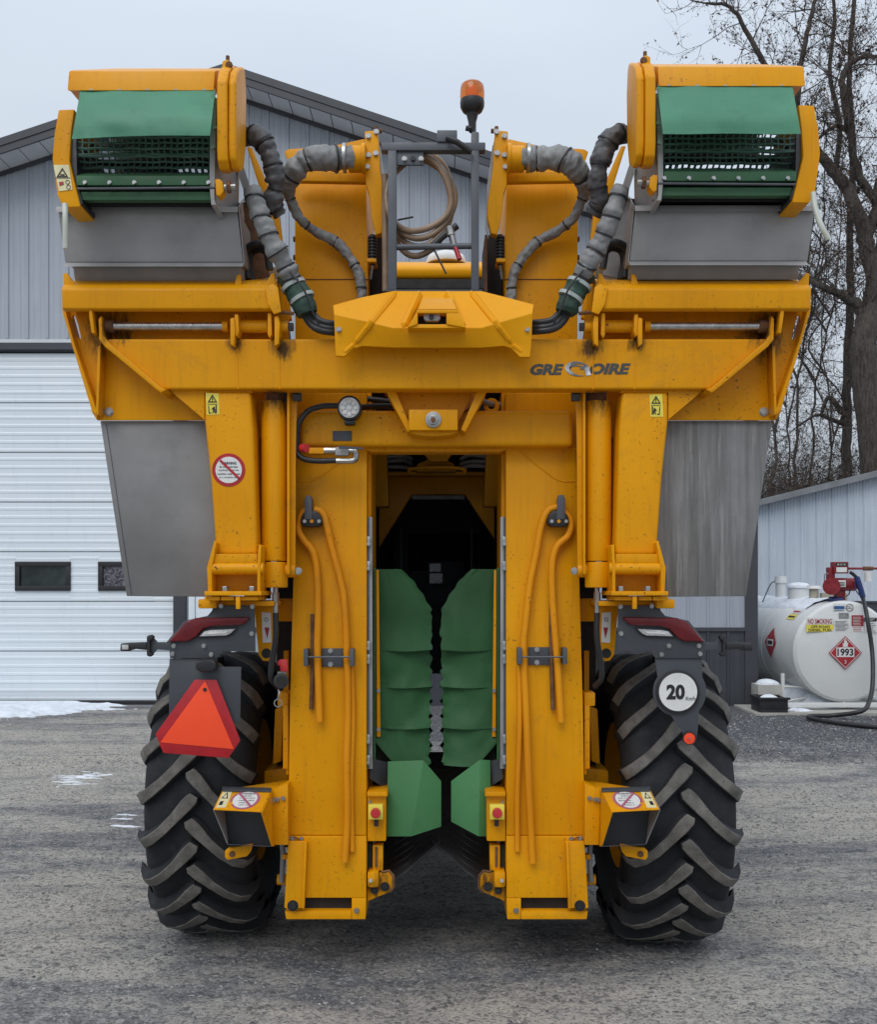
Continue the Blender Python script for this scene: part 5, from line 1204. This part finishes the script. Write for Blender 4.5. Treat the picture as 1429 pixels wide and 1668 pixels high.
# ---- rear service frame, hose coil and beacon
FR = 4.10
sf = part('service_frame', W(706, 350, FR), HV)
g = G().rect(632, 243, 646, 472, FR, .04).out('post', 'frame_grey', sf, bevel=.004); G().rect(768, 215, 780.5, 472, FR, .04).out('post', 'frame_grey', sf, bevel=.004)
G().rect(621, 232, 791, 245, FR-.002, .044).out('top_rail', 'frame_grey', sf, bevel=.004)
G().cyl(W(646, 403, FR+.02), W(768, 401, FR+.02), .012, None, 14).out('lower_rail', 'frame_grey', sf, smooth=40)
G().rect(646, 247, 690, 269, FR+.01, .012).out('hose_plate', 'frame_grey', sf, bevel=.003)
for xx, mt in ((659, 'steel'), (673, 'black'), (686, 'steel')): bolt(xx, 259, FR+.01, 3, sf, mt)
G().rect(712, 212, 745, 231, FR-.01, .06).out('junction_box', 'frame_grey', sf, bevel=.004); G().tube([W(728, 225, FR-.03), W(745, 232, FR-.04), W(768, 248, FR-.02)], .012, 8).out('conduit', 'black', sf, smooth=40)
bc = part('beacon', W(769, 165, FR), HV)
G().rect(768.5, 196, 776, 216, FR+.01, .025).out('beacon_stem', 'frame_grey', bc, bevel=.002)
G().lathe([(r_*FR/F, (215-y)*FR/F) for r_, y in ((5, 216), (6, 210), (6.5, 200), (9, 190), (10, 186), (16, 182), (19.5, 175), (20, 168), (19.5, 164), (.1, 163))], W(769.5, 215, FR+.02), 32).out('beacon_base', 'black', bc, smooth=40)
G().lathe([(r_*FR/F, (164-y)*FR/F) for r_, y in ((19, 165), (20, 158), (19.8, 148), (18.5, 140), (15, 136.5), (8, 135.5), (.1, 135.3))], W(769.5, 164, FR+.02), 32).out('beacon_dome', 'amber', bc, smooth=50)
G().cyl(W(769.5, 163, FR+.02), W(769.5, 145, FR+.02), .02, .012, 12).out('beacon_bulb', 'orange', bc)
G().cyl(W(759, 209, FR), W(767, 211, FR), .011, None, 8).out('wing_nut', 'black', bc)
coil = part('water_hose', W(700, 330, FR+.06), HV)
for i, (rx_, ry_, cy_, dd) in enumerate(((52, 60, 316, 0), (56, 66, 320, .02), (49, 74, 330, .035), (54, 84, 334, .05))):
    G().tube([W(682+rx_*math.cos(a)+4*math.sin(a*2+i), cy_+ry_*math.sin(a)+3*math.cos(a*3+i*2), FR+.06+dd+.012*math.sin(a*2+i)) for a in [2*PI*q/44 for q in range(45)]], .0125, 12).out('hose_loop', 'hose_brown', coil, smooth=60)
hose('hose_tail', [W(627, 285, FR+.08), W(627, 350, FR+.08), W(628, 420, FR+.08), W(628, 475, FR+.08)], .013, 'hose_brown', coil)
for q in (((745, 368), (722, 385), (706, 400)),): hose('rubber_strap', [W(a, b, FR+.03) for a, b in q], .014, 'black', coil)
G().cyl(W(733, 370, FR+.02), W(740, 400, FR+.02), .012, None, 12).out('hose_coupling', 'steel', coil, smooth=40); G().cyl(W(732, 370, FR+.02), W(735, 384, FR+.02), .017, None, 10).out('coupling_collar', 'steel', coil, smooth=40); G().cyl(W(740, 398, FR+.02), W(749, 423, FR+.01), .010, None, 8).out('coupling_handle', 'ink_red', coil)
for a, b in (((648, 359), (673, 354)), ((708, 408), (727, 446))): G().tube([W(*a, FR+.02), W(*b, FR+.0)], .004, 5).out('cable_tie', 'black', coil)

# ---- discharge heads on top of the stainless upper bins
for _ in sides():
    DY = -2 if MIR else 0
    B = 3.96
    bn = part('upper_bin', P(245, 385, B), HV)
    def frus(t0, t1, name, mat, dep=1.3, inw=.0):
        g = G(); f = [P(*q) for q in t0]; b = [P(q[0], q[1], q[2])+Vector((0, dep, 0)) for q in t0]
        g.faces(f+b, [(0, 1, 2, 3), (7, 6, 5, 4), (0, 4, 5, 1), (1, 5, 6, 2), (2, 6, 7, 3), (3, 7, 4, 0)]); return g.out(name, mat, bn, bevel=.003)
    frus([(94, 341, B-.05), (386, 338, B-.05), (396, 427, B), (106, 427, B)], 0, 'bin_front', 'stainless')
    G().xprof([(B-.07, 337), (B-.075, 346), (B+.02, 346), (B+.02, 337)], 93, 388, B-.06).out('bin_rim', 'stainless_light', bn, bevel=.002)
    G().xprof([(B-.02, 428), (B-.05, 434.5), (B+.02, 434.5), (B+.02, 428)], 105, 396, B-.04).out('bin_flange', 'stainless_light', bn, bevel=.002)
    G().xprof([(B+.03, 435), (B+.05, 458), (B+1.2, 458), (B+1.2, 435)], 119, 393, B+.03).out('bin_skirt', 'stainless_light', bn, bevel=.002)
    G().sheet([(388, 337, B-.05), (396, 322, B+.6), (414, 427, B+.6), (397, 430, B)], .004).out('bin_side', 'stainless', bn)
    G().poly([(397, 330), (412, 326), (424, 380), (440, 450), (412, 456), (400, 430)], B+.22, .01).out('back_shield', 'rust' if not MIR else 'stainless', bn)
    G().poly([(402, 240), (410, 240), (436, 300), (444, 390), (436, 390), (424, 310)], B+.3, .04).out('lift_link', 'yellow', bn, bevel=.004)
    G().poly([(440, 330), (452, 330), (466, 450), (474, 520), (462, 520), (452, 450)], B+.28, .04).out('lift_link', 'yellow', bn, bevel=.004)
    G().poly([(385, 275), (396, 270), (415, 330), (405, 335)], B+.2, .03).out('link_rail', 'stainless_light', bn)
    hose('hydraulic_hose', [P(404, 455, B+.12), P(399, 430, B+.12), P(401, 408, B+.12), P(415, 398, B+.1), P(432, 402, B+.1), P(440, 440, B+.1)], .014, 'black', bn, seg=6)
    hose('hydraulic_hose', [P(411, 458, B+.16), P(406, 430, B+.16), P(410, 412, B+.16), P(424, 406, B+.14), P(436, 412, B+.14)], .014, 'black', bn, seg=6)
    # hoses in grey sleeves
    hose('sleeved_hose', [P(402, 222, B+.02), P(418, 222, B+.0), P(433, 238, B+.0), P(444, 268, B+.0), P(449, 300, B+.02), P(445, 330, B+.05), P(455, 350, B+.08)], [.034, .040, .038, .036, .034, .036, .03], 'fabric_dark', HV, 5, .22, 14, 7)
    hose('sleeved_hose', [P(410, 308, B-.07), P(422, 345, B-.07), P(436, 380, B-.06), P(452, 412, B-.04), P(468, 440, B-.02), P(478, 462, B)], [.030, .036, .036, .038, .040, .036], 'fabric', HV, 6, .18, 16, 8)
    hw_ = hose('hose_wrap', [P(466, 446, B+.01), P(480, 468, B+.01), P(492, 490, B+.01), P(501, 512, B+.01)], [.038, .044, .045, .040], 'green_wrap', HV, 0, .12, 16, 8)
    for q in ((478, 466), (492, 487)):
        a = P(q[0], q[1], B+.01); dr = (P(492, 490, B)-P(480, 468, B)).normalized(); G().cyl(a-dr*.007, a+dr*.007, .051, None, 18).out('hose_clamp', 'band', hw_, smooth=40)
    for dx, dy in ((0, 0), (7, -8), (-6, 6), (4, 6)):
        hose('hydraulic_hose', [P(494+dx*.6, 500+dy*.3, B+.02), P(507+dx*.5, 520+dy, B+.02), P(522+dx*.3, 532+dy, B+.01), P(548, 536+dy, B+.02), P(575, 536+dy, B+.08)], .013, 'black', HV, 2 if dx == 0 else 0)
    hose('cable', [P(470, 440, B-.05), P(494, 470, B-.06), P(508, 505, B-.05), P(520, 530, B-.03)], .004, 'black', HV)
    # the head itself
    DY = -7 if MIR else 0
    K = 3.80
    hd = part('discharge_head', P(240, 230, K), HV)
    G().xprof([(K-.02, 150), (K-.055, 148), (K-.04, 116.5), (K-.02, 115), (K+.50, 112), (K+.50, 190), (K+.20, 190)], 118, 354, K).out('head_hood', 'yellow', hd, bevel=.006)
    G().xprof([(K+.0, 118), (K+.0, 149), (K+.10, 165), (K+.45, 165), (K+.45, 118)], 117, 122, K).out('hood_side', 'yellow', hd, bevel=.003)
    # drive cover: a stadium shape seen edge-on
    prof = [(K+.06, 108), (K-.02, 109), (K-.07, 116), (K-.10, 132), (K-.10, 180), (K-.10, 240), (K-.09, 262), (K-.06, 277), (K-.01, 283), (K+.06, 278), (K+.12, 240), (K+.13, 160), (K+.11, 120)]
    G().xprof(prof, 353, 370, K-.1).out('drive_cover', 'yellow', hd, bevel=.008, seg=3)
    G().xprof([(a+(.012 if a < K+.1 else -.012), b+(1.5 if b < 200 else -1.5)) for a, b in prof], 370.2, 383.5, K-.1).out('drive_cover_face', 'yellow', hd, bevel=.012, seg=3)
    G().poly([(362, 100), (370, 97), (376, 100), (377, 120), (370, 122), (368, 135), (362, 137)], K-.02, .04).out('hood_lug', 'yellow', hd, bevel=.004); bolt(373, 106, K-.02, 4, hd, 'rust'); G().cyl(P(371, 92, K), P(371, 112, K), .007, None, 8).out('stud', 'rust', hd)
    G().poly([(95, 179), (121, 178), (116, 215), (113, 262), (131, 337), (103, 338), (93, 318), (85, 258), (88, 220)], K-.03, .30).out('pivot_bracket', 'yellow', hd, bevel=.006)
    if not MIR:
        st = sticker([(87, 269), (112, 269), (118, 309), (96, 312)], K-.0325, 'sticker_cream', hd)
        o_s = st
        g = G(); cx_, cy_, s_ = 101.5, 283, 9.5
        a = [(cx_, cy_-s_), (cx_+s_, cy_+s_*.6), (cx_-s_, cy_+s_*.6)]; b = [(cx_, cy_-s_*.6), (cx_+s_*.66, cy_+s_*.42), (cx_-s_*.66, cy_+s_*.42)]
        for i in range(3): j = (i+1) % 3; g.poly([a[i], a[j], b[j], b[i]], K-.034, .001)
        g.rect(98, 284, 105, 286.2, K-.034, .001); g.rect(90, 289.7, 114.5, 290.6, K-.034, .001); g.out('warning_symbol', 'ink', st, smooth=0)
        G().poly([(96, 297), (103, 296), (104, 301), (97, 303)], K-.034, .001).out('hand_symbol', 'ink_red', st, smooth=0)
        for q in ((110, 297), (111.5, 305)): G().ring(P(q[0], q[1], K-.034), .006, .008, .001).out('gear_symbol', 'ink', st, smooth=0)
    G().poly([(117, 224), (124, 222), (126, 300), (135, 332), (131, 335), (117, 268)], K-.02, .45).out('head_cheek', 'black', hd, bevel=.002)
    G().poly([(343, 146), (353, 150), (351, 222), (349, 325), (352, 334), (344, 334), (341, 300), (342, 222)], K-.03, .45).out('head_cheek', 'stainless', hd, bevel=.002)
    for q in ((352, 158), (349, 208), (347, 240)): bolt(q[0], q[1], K-.05, 2.6, hd)
    # belt flap in front
    g = G(); n1, n2 = 24, 14; gr = []
    for j in range(n2+1):
        v = j/n2; row = []
        for i in range(n1+1):
            u = i/n1; xx = mix_(mix_(131, 117, v), mix_(351, 342, v), u); yb = mix_(227, 221.5, u)-2.5*math.sin(u*PI) if not MIR else 225.5+.6*math.sin(u*9)
            yy = mix_(146+1.0*math.sin(u*15)+(-2*u), yb, v)
            d = K-.045-.085*math.sin(min(1, v*1.15)*PI*.5)+.010*math.sin(u*PI)*v+.006*noise.noise((u*5, v*3, 3+MIR))
            row.append(g.bm.verts.new(P(xx, yy, d)))
        gr.append(row)
    for j in range(n2):
        for i in range(n1): g.bm.faces.new((gr[j][i], gr[j][i+1], gr[j+1][i+1], gr[j+1][i]))
    bmesh.ops.solidify(g.bm, geom=g.bm.faces[:], thickness=.005)
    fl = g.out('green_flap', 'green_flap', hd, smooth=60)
    for i in range(5): G().rect(145+46*i, 145.3, 151+46*i, 147.3, K-.054, .01).out('flap_rivet', 'band', fl)
    # slatted net belt: broad cross bars, thin longitudinal links that wander
    g = G(); rr_ = random.Random(31+MIR)
    def belt_row(y0, y1, d0, d1, x0, x1, nx_, m):
        xs_ = [mix_(x0, x1, i/nx_) for i in range(nx_+1)]
        for j in range(m+1):
            y = mix_(y0, y1, j/m); d = mix_(d0, d1, j/m); g.tube([P(x_, y+1.0*math.sin(x_*.13+j), d) for x_ in [mix_(x0, x1, i/12) for i in range(13)]], .0042 if j % 2 else .0055, 5)
        for x_ in xs_:
            pts = []
            for j in range(m+1): pts.append(P(x_+(1.8 if j % 2 else -1.8)*rr_.uniform(.4, 1.2), mix_(y0, y1, j/m), mix_(d0, d1, j/m)))
            g.tube(pts, .0036, 5)
    belt_row(224, 252, K+.0, K-.005, 124, 341, 21, 3); belt_row(255, 283, K-.005, K+.05, 127, 341, 21, 3)
    belt_row(226, 284, K+.40, K+.34, 180, 368, 19, 5)
    tag(g.out('net_belt', 'green_net', hd, smooth=60), kind='stuff')
    G().xprof([(K+.02, 283), (K-.03, 287), (K-.03, 302), (K+.0, 305), (K+.05, 304)], 129, 343, K).out('roller_cover', 'green_dark', hd, bevel=.002)
    G().xprof([(K+.03, 311), (K-.01, 313), (K-.01, 326), (K+.03, 331), (K+.06, 329)], 133, 346, K).out('roller_cover', 'green_dark', hd, bevel=.002)
    G().cyl(P(126, 308, K-.03), P(368, 306, K-.03), .0042, None, 10).out('roller_shaft', 'frame_grey', hd)
    for i in range(6): bolt(138+40.3*i, 297.5, K-.03, 2.4, hd)
    G().rect(130, 285, 350, 336, K+.10, .02).out('head_floor', 'cavity', hd)
    G().xprof([(K+.05, 331), (K+.05, 335), (K+.18, 338), (K+.18, 350), (K+.7, 350), (K+.7, 331)], 118, 352, K).out('head_base', 'cavity', hd)
    G().rect(188, 205, 386, 232, K+.47, .01).out('head_dark_back', 'cavity', hd); G().rect(188, 238, 386, 262, K+.50, .01).out('head_dark_back', 'cavity', hd); G().rect(188, 266, 386 if not MIR else 330, 272, K+.50, .01).out('head_dark_back', 'cavity', hd)  # dark plates added so the net openings look shaded behind
    if not MIR: G().rect(190, 262, 290, 290, K+.53, .01).out('head_dark_back', 'cavity', hd); G().rect(190, 228, 386, 242, K+.53, .01).out('head_dark_back', 'cavity', hd)
    for yy, dd in ((240, .18), (266, .22)): G().cyl(P(150, yy, K+dd), P(360, yy, K+dd), .014, None, 12).out('idler_shaft', 'black', hd)
    G().poly([(350, 292), (357, 291), (363, 296), (364, 312), (358, 320), (352, 318)], K-.05, .05).out('bearing_block', 'yellow', hd, bevel=.005)
    G().cyl(P(364, 306, K-.03), P(384, 305, K-.03), .012, None, 10).out('tension_bolt', 'steel', hd); G().cyl(P(370, 305, K-.03), P(376, 305, K-.03), .022, None, 6).out('tension_nut', 'rust', hd, smooth=0)
    hose('drain_tube', [P(106, 333, K-.06), P(106.5, 360, K-.07), P(107, 405, K-.06)] if not MIR else [P(97, 322, K-.06), P(94, 345, K-.08), P(84, 375, K-.1), P(72, 397, K-.1)], .010, 'tube_white', hd)
DY = 0; MIR = False

# ---- yellow hoses parked on the housings, with holders
for side in (0, 1):
    MIR = False
    E = D-.03
    if side == 0:
        hx_, br = 507, (498, 573, 1056, 1086)
        runs = [[(512, 829), (526, 836), (533, 858), (540, 890), (552, 935), (561, 980), (565, 1060), (567, 1150), (565, 1250), (566, 1330), (562, 1403)], [(505, 828), (492, 838), (486, 862), (495, 880), (509, 898), (516, 930), (518, 1000), (517, 1060), (519, 1120), (521, 1175)]]
        thin = [[(573, 1083), (575, 1170), (572, 1280), (574, 1386)], [(509, 1000), (509, 1083), (507, 1155)]]
    else:
        hx_, br = 910, (847, 921, 1054, 1083)
        runs = [[(908, 826), (893, 832), (882, 856), (874, 900), (864, 950), (857, 1010), (853, 1060), (857, 1150), (861, 1260), (868, 1405)], [(918, 832), (930, 850), (926, 872), (908, 890), (900, 920), (901, 980), (906, 1050), (911, 1120), (914, 1176)]]
        thin = [[(846, 1083), (847, 1180), (843, 1290), (843, 1386)], [(899, 940), (898, 1020), (899, 1090), (901, 1156)]]
    for q in runs: hose('return_hose', [W(a, b, E) for a, b in q], .0145, 'yellow_hose', HV, seg=6)
    for q, m_ in zip(thin, ('yellow_hose', 'rust')): hose('thin_hose', [W(a, b, E+.014) for a, b in q], .0085 if m_ == 'rust' else .0115, m_, HV, seg=6)
    x0, x1, y0, y1 = br
    hb = part('hose_bracket', W(hx_, 1070, E), HV); cxb = (x0+x1)/2+ (7 if side == 0 else -5)
    G().rect(cxb-18, y0, cxb+18, y1, D-.010, .008).out('bracket_plate', 'dark_grey', hb, bevel=.0015)
    bolt(cxb-4, y0+4, D-.010, 2.8, hb); bolt(cxb-4, y1-4, D-.010, 2.8, hb)
    G().tube([W(x0, 1070, D-.062), W(x1, 1070, D-.062)], .0038, 6).out('bracket_rod', 'frame_grey', hb)
    for xx in (x0, x1): G().rect(xx-3.5, y0+1, xx+3.5, y1-1 , D-.07, .068).out('bracket_end', 'frame_grey', hb, bevel=.003)
    hk = part('hose_hook', W(hx_, 840, E), HV)
    G().poly([(hx_-5-6, 846), (hx_-5-6, 812), (hx_-5-3, 807), (hx_-5+3, 807), (hx_-5+6, 812), (hx_-5+6, 846)], D-.06, .05).out('hook_strap', 'frame_grey', hk, bevel=.003) if side == 0 else G().poly([(907, 846), (909, 812), (911, 806), (918, 806), (921, 812), (921, 846)], D-.06, .05).out('hook_strap', 'frame_grey', hk, bevel=.003)
    G().poly([(hx_-16, 840), (hx_-10, 832), (hx_+8, 832), (hx_+16, 840), (hx_+18, 852), (hx_+12, 858), (hx_-12, 858), (hx_-18, 852)], D-.055, .05).out('hook_saddle', 'black', hk, bevel=.006)
    for dx, mt in ((-12, 'steel'), (1, 'yellow_hose'), (14, 'steel')): G().disc(hx_+dx*.9, 849, D-.060, 3.0, .008, 12).out('saddle_bolt', mt, hk)

# ---- stop buttons, foot brackets, side chutes, valve
for _ in sides():
    es = part('stop_station', P(612, 1330, D), HV); E = D-.02
    G().rect(598, 1290, 629, 1370, E+.03, .14).out('station_box', 'yellow', es, bevel=.006)
    G().poly([(598, 1290), (630, 1290), (632, 1297), (598, 1297)], E-.0, .16).out('station_cap', 'yellow', es, bevel=.003)
    G().rect(600, 1311, 624, 1335, E-.012, .04).out('button_box', 'sticker_yellow', es, bevel=.004)
    G().disc(611.5, 1325, E-.040, 8, .026, 24).out('stop_button', 'button_red', es, bevel=.004, seg=3)
    G().cyl(P(613, 1335, E), P(613, 1345, E), .009, None, 10).out('cable_gland', 'black', es)
    for q in ((603, 1306), (621, 1314)): bolt(q[0], q[1], E+.03, 1.8, es)
    G().rect(600, 1375, 606, 1440, E+.10, .05).out('bracket_tube', 'green_wrap', es)
    g = G().rect(607, 1376, 624, 1418, E+.06, .05).out('latch_body', 'yellow', es, bevel=.005); G().rect(611, 1380, 615, 1412, E+.052, .01).out('latch_slot', 'rust', es)
    G().rect(598, 1420, 617, 1446, E+.02, .10).out('foot_block', 'yellow', es, bevel=.012)
    G().poly([(598, 1446), (617, 1440), (617, 1422), (628, 1420), (640, 1424), (643, 1442), (634, 1453), (612, 1462), (599, 1468)], E+.06, .02).out('foot_plate', 'yellow', es, bevel=.003)
    G().tube([P(622, 1420, E+.04), P(634, 1418, E+.03), P(641, 1426, E+.03), P(642, 1444, E+.04), P(636, 1452, E+.05)], .006, 6).out('foot_loop', 'rust', es)
    bolt(627, 1444, E+.05, 5, es, 'black'); bolt(610, 1450, E+.05, 4, es, 'black'); G().cyl(P(604, 1434, E-.01), P(604, 1434, E+.03), .008, None, 8).out('grease_nipple', 'steel', es)
    # side chute on the outer face
    ch = part('side_chute', P(410, 1330, 4.1), HV)
    a = [P(362, 1289, 4.16), P(442, 1289, 4.16), P(425, 1323, 3.98), P(348, 1319, 3.98)]
    G().ext(a, (0, 0, .004)).out('chute_top', 'yellow', ch, bevel=.001)
    G().ext([P(362, 1284, 4.19), P(442, 1286, 4.19), P(442, 1290, 4.14), P(363, 1289, 4.14)], (0, 0, .008)).out('hinge_bar', 'dark_grey', ch)
    G().ext([P(443, 1286, 4.18), P(425, 1323, 3.975), P(442, 1378, 4.06), P(446, 1378, 4.2)], (.004, 0, 0)).out('chute_cheek', 'yellow', ch)
    G().ext([P(347, 1319, 3.985), P(370, 1374, 4.07), P(372, 1374, 4.2), P(362, 1289, 4.18)], (.003, 0, 0)).out('chute_cheek', 'stainless_light', ch)
    G().ext([P(350, 1319, 4.16), P(443, 1319, 4.16), P(443, 1377, 4.16), P(369, 1374, 4.16)], (0, .004, 0)).out('chute_back', 'dark_grey', ch)
    G().ext([P(370, 1374.5, 4.06), P(442, 1377.5, 4.05), P(444, 1377.5, 4.2), P(372, 1374.5, 4.2)], (0, 0, -.003)).out('chute_floor', 'dark_grey', ch)
    G().poly([(443, 1287), (469, 1276), (469, 1376), (446, 1376)], 4.185, .10).out('chute_mount', 'yellow', ch, bevel=.003)
    G().sheet([(395, 1283, 4.28), (468, 1272, 4.4), (468, 1282, 4.19), (443, 1287, 4.185)], .004).out('chute_shelf', 'yellow', ch)
    for q in ((447, 1303), (452, 1302), (461, 1300)): bolt(q[0], q[1], 4.18, 2.5, ch)
    G().poly([(366, 1386), (372, 1381), (398, 1377), (412, 1375), (408, 1388), (402, 1395), (370, 1401), (366, 1396)], 4.12, .025).out('release_lever', 'yellow', ch, bevel=.006); G().disc(378, 1391, 4.115, 5, .01, 12).out('lever_grip', 'rust', ch)
    # slanted stickers lie on the chute's sloping top: round text warning and a small triangle
    tz_ = lambda u, v: a[0]*(1-u)*(1-v)+a[1]*u*(1-v)+a[2]*u*v+a[3]*(1-u)*v
    nrm = (a[1]-a[0]).cross(a[3]-a[0]).normalized(); nrm = nrm if nrm.z > 0 else -nrm
    lift = Vector((0, 0, .004))+nrm*.0012
    def onTop(uvs, name, mat, par, up=0):
        return G().ext([tz_(u, v)+lift+nrm*up for u, v in uvs], nrm*.0006).out(name, mat, par, smooth=0)
    cu_, cv_ = .56, .5
    s1 = onTop([(cu_+.30*math.cos(t*PI/16), cv_+.46*math.sin(t*PI/16)) for t in range(32)], 'sticker', 'ink_purple', ch)
    onTop([(cu_+.245*math.cos(t*PI/16), cv_+.40*math.sin(t*PI/16)) for t in range(32)], 'sticker_face', 'white', s1, .0008)
    tlt = -math.atan2((a[0]-a[3]).y, (a[0]-a[3]).z)
    for i, (tx_, w_) in enumerate((('WARNING', 24), ('must not', 16), ('stop until inside', 31), ('the machine and is', 31), ('comes to', 16), ('complete stop', 22))):
        c_ = tz_(cu_, cv_-.30+.115*i)+lift+nrm*.002
        px_ = CX+c_.x*F/c_.y; py_ = HZ-(c_.z-H)*F/c_.y
        text(tx_, px_, py_, c_.y, 4.6 if i else 6.5, 'ink', s1, wd=w_, bold=.02, mirror=False, tilt=tlt)
    onTop([(cu_-.19, cv_-.28), (cu_-.16, cv_-.33), (cu_+.19, cv_+.28), (cu_+.16, cv_+.33)], 'red_slash', 'ink_purple', s1, .003)
    s2 = onTop([(.03, .08), (.22, .05), (.24, .92), (.04, .95)], 'sticker', 'sticker_cream', ch)
    onTop([(.13, .12), (.20, .46), (.06, .46)], 'warning_symbol', 'ink', s2, .0008); onTop([(.13, .22), (.17, .42), (.09, .42)], 'warning_field', 'sticker_cream', s2, .0014)
    onTop([(.07, .62), (.14, .6), (.14, .8), (.07, .82)], 'hand_symbol', 'ink', s2, .0008)
vl = part('drain_valve', W(457, 1100, 4.2), HV)
G().poly([(451, 1078), (456, 1074), (468, 1074), (469, 1094), (457, 1094), (456, 1084), (452, 1084)], 4.17, .02).out('valve_handle', 'button_red', vl, bevel=.004)
G().cyl(W(458, 1109, 4.14), W(458, 1109, 4.24), 12.5*4.14/F, None, 24).out('coupling', 'black', vl, bevel=.004); G().disc(458, 1109, 4.137, 8, .004, 20).out('coupling_bore', 'cavity', vl)
G().rect(452, 1094, 466, 1098, 4.18, .04).out('valve_neck', 'steel', vl)
G().tube(catmull([W(454, 1123, 4.15), W(455, 1130, 4.14), W(453, 1138, 4.14)]), .004, 6).out('key_link', 'steel', vl); G().ring(W(453, 1145, 4.14), .013, .017, .004).out('key_ring', 'steel', vl)
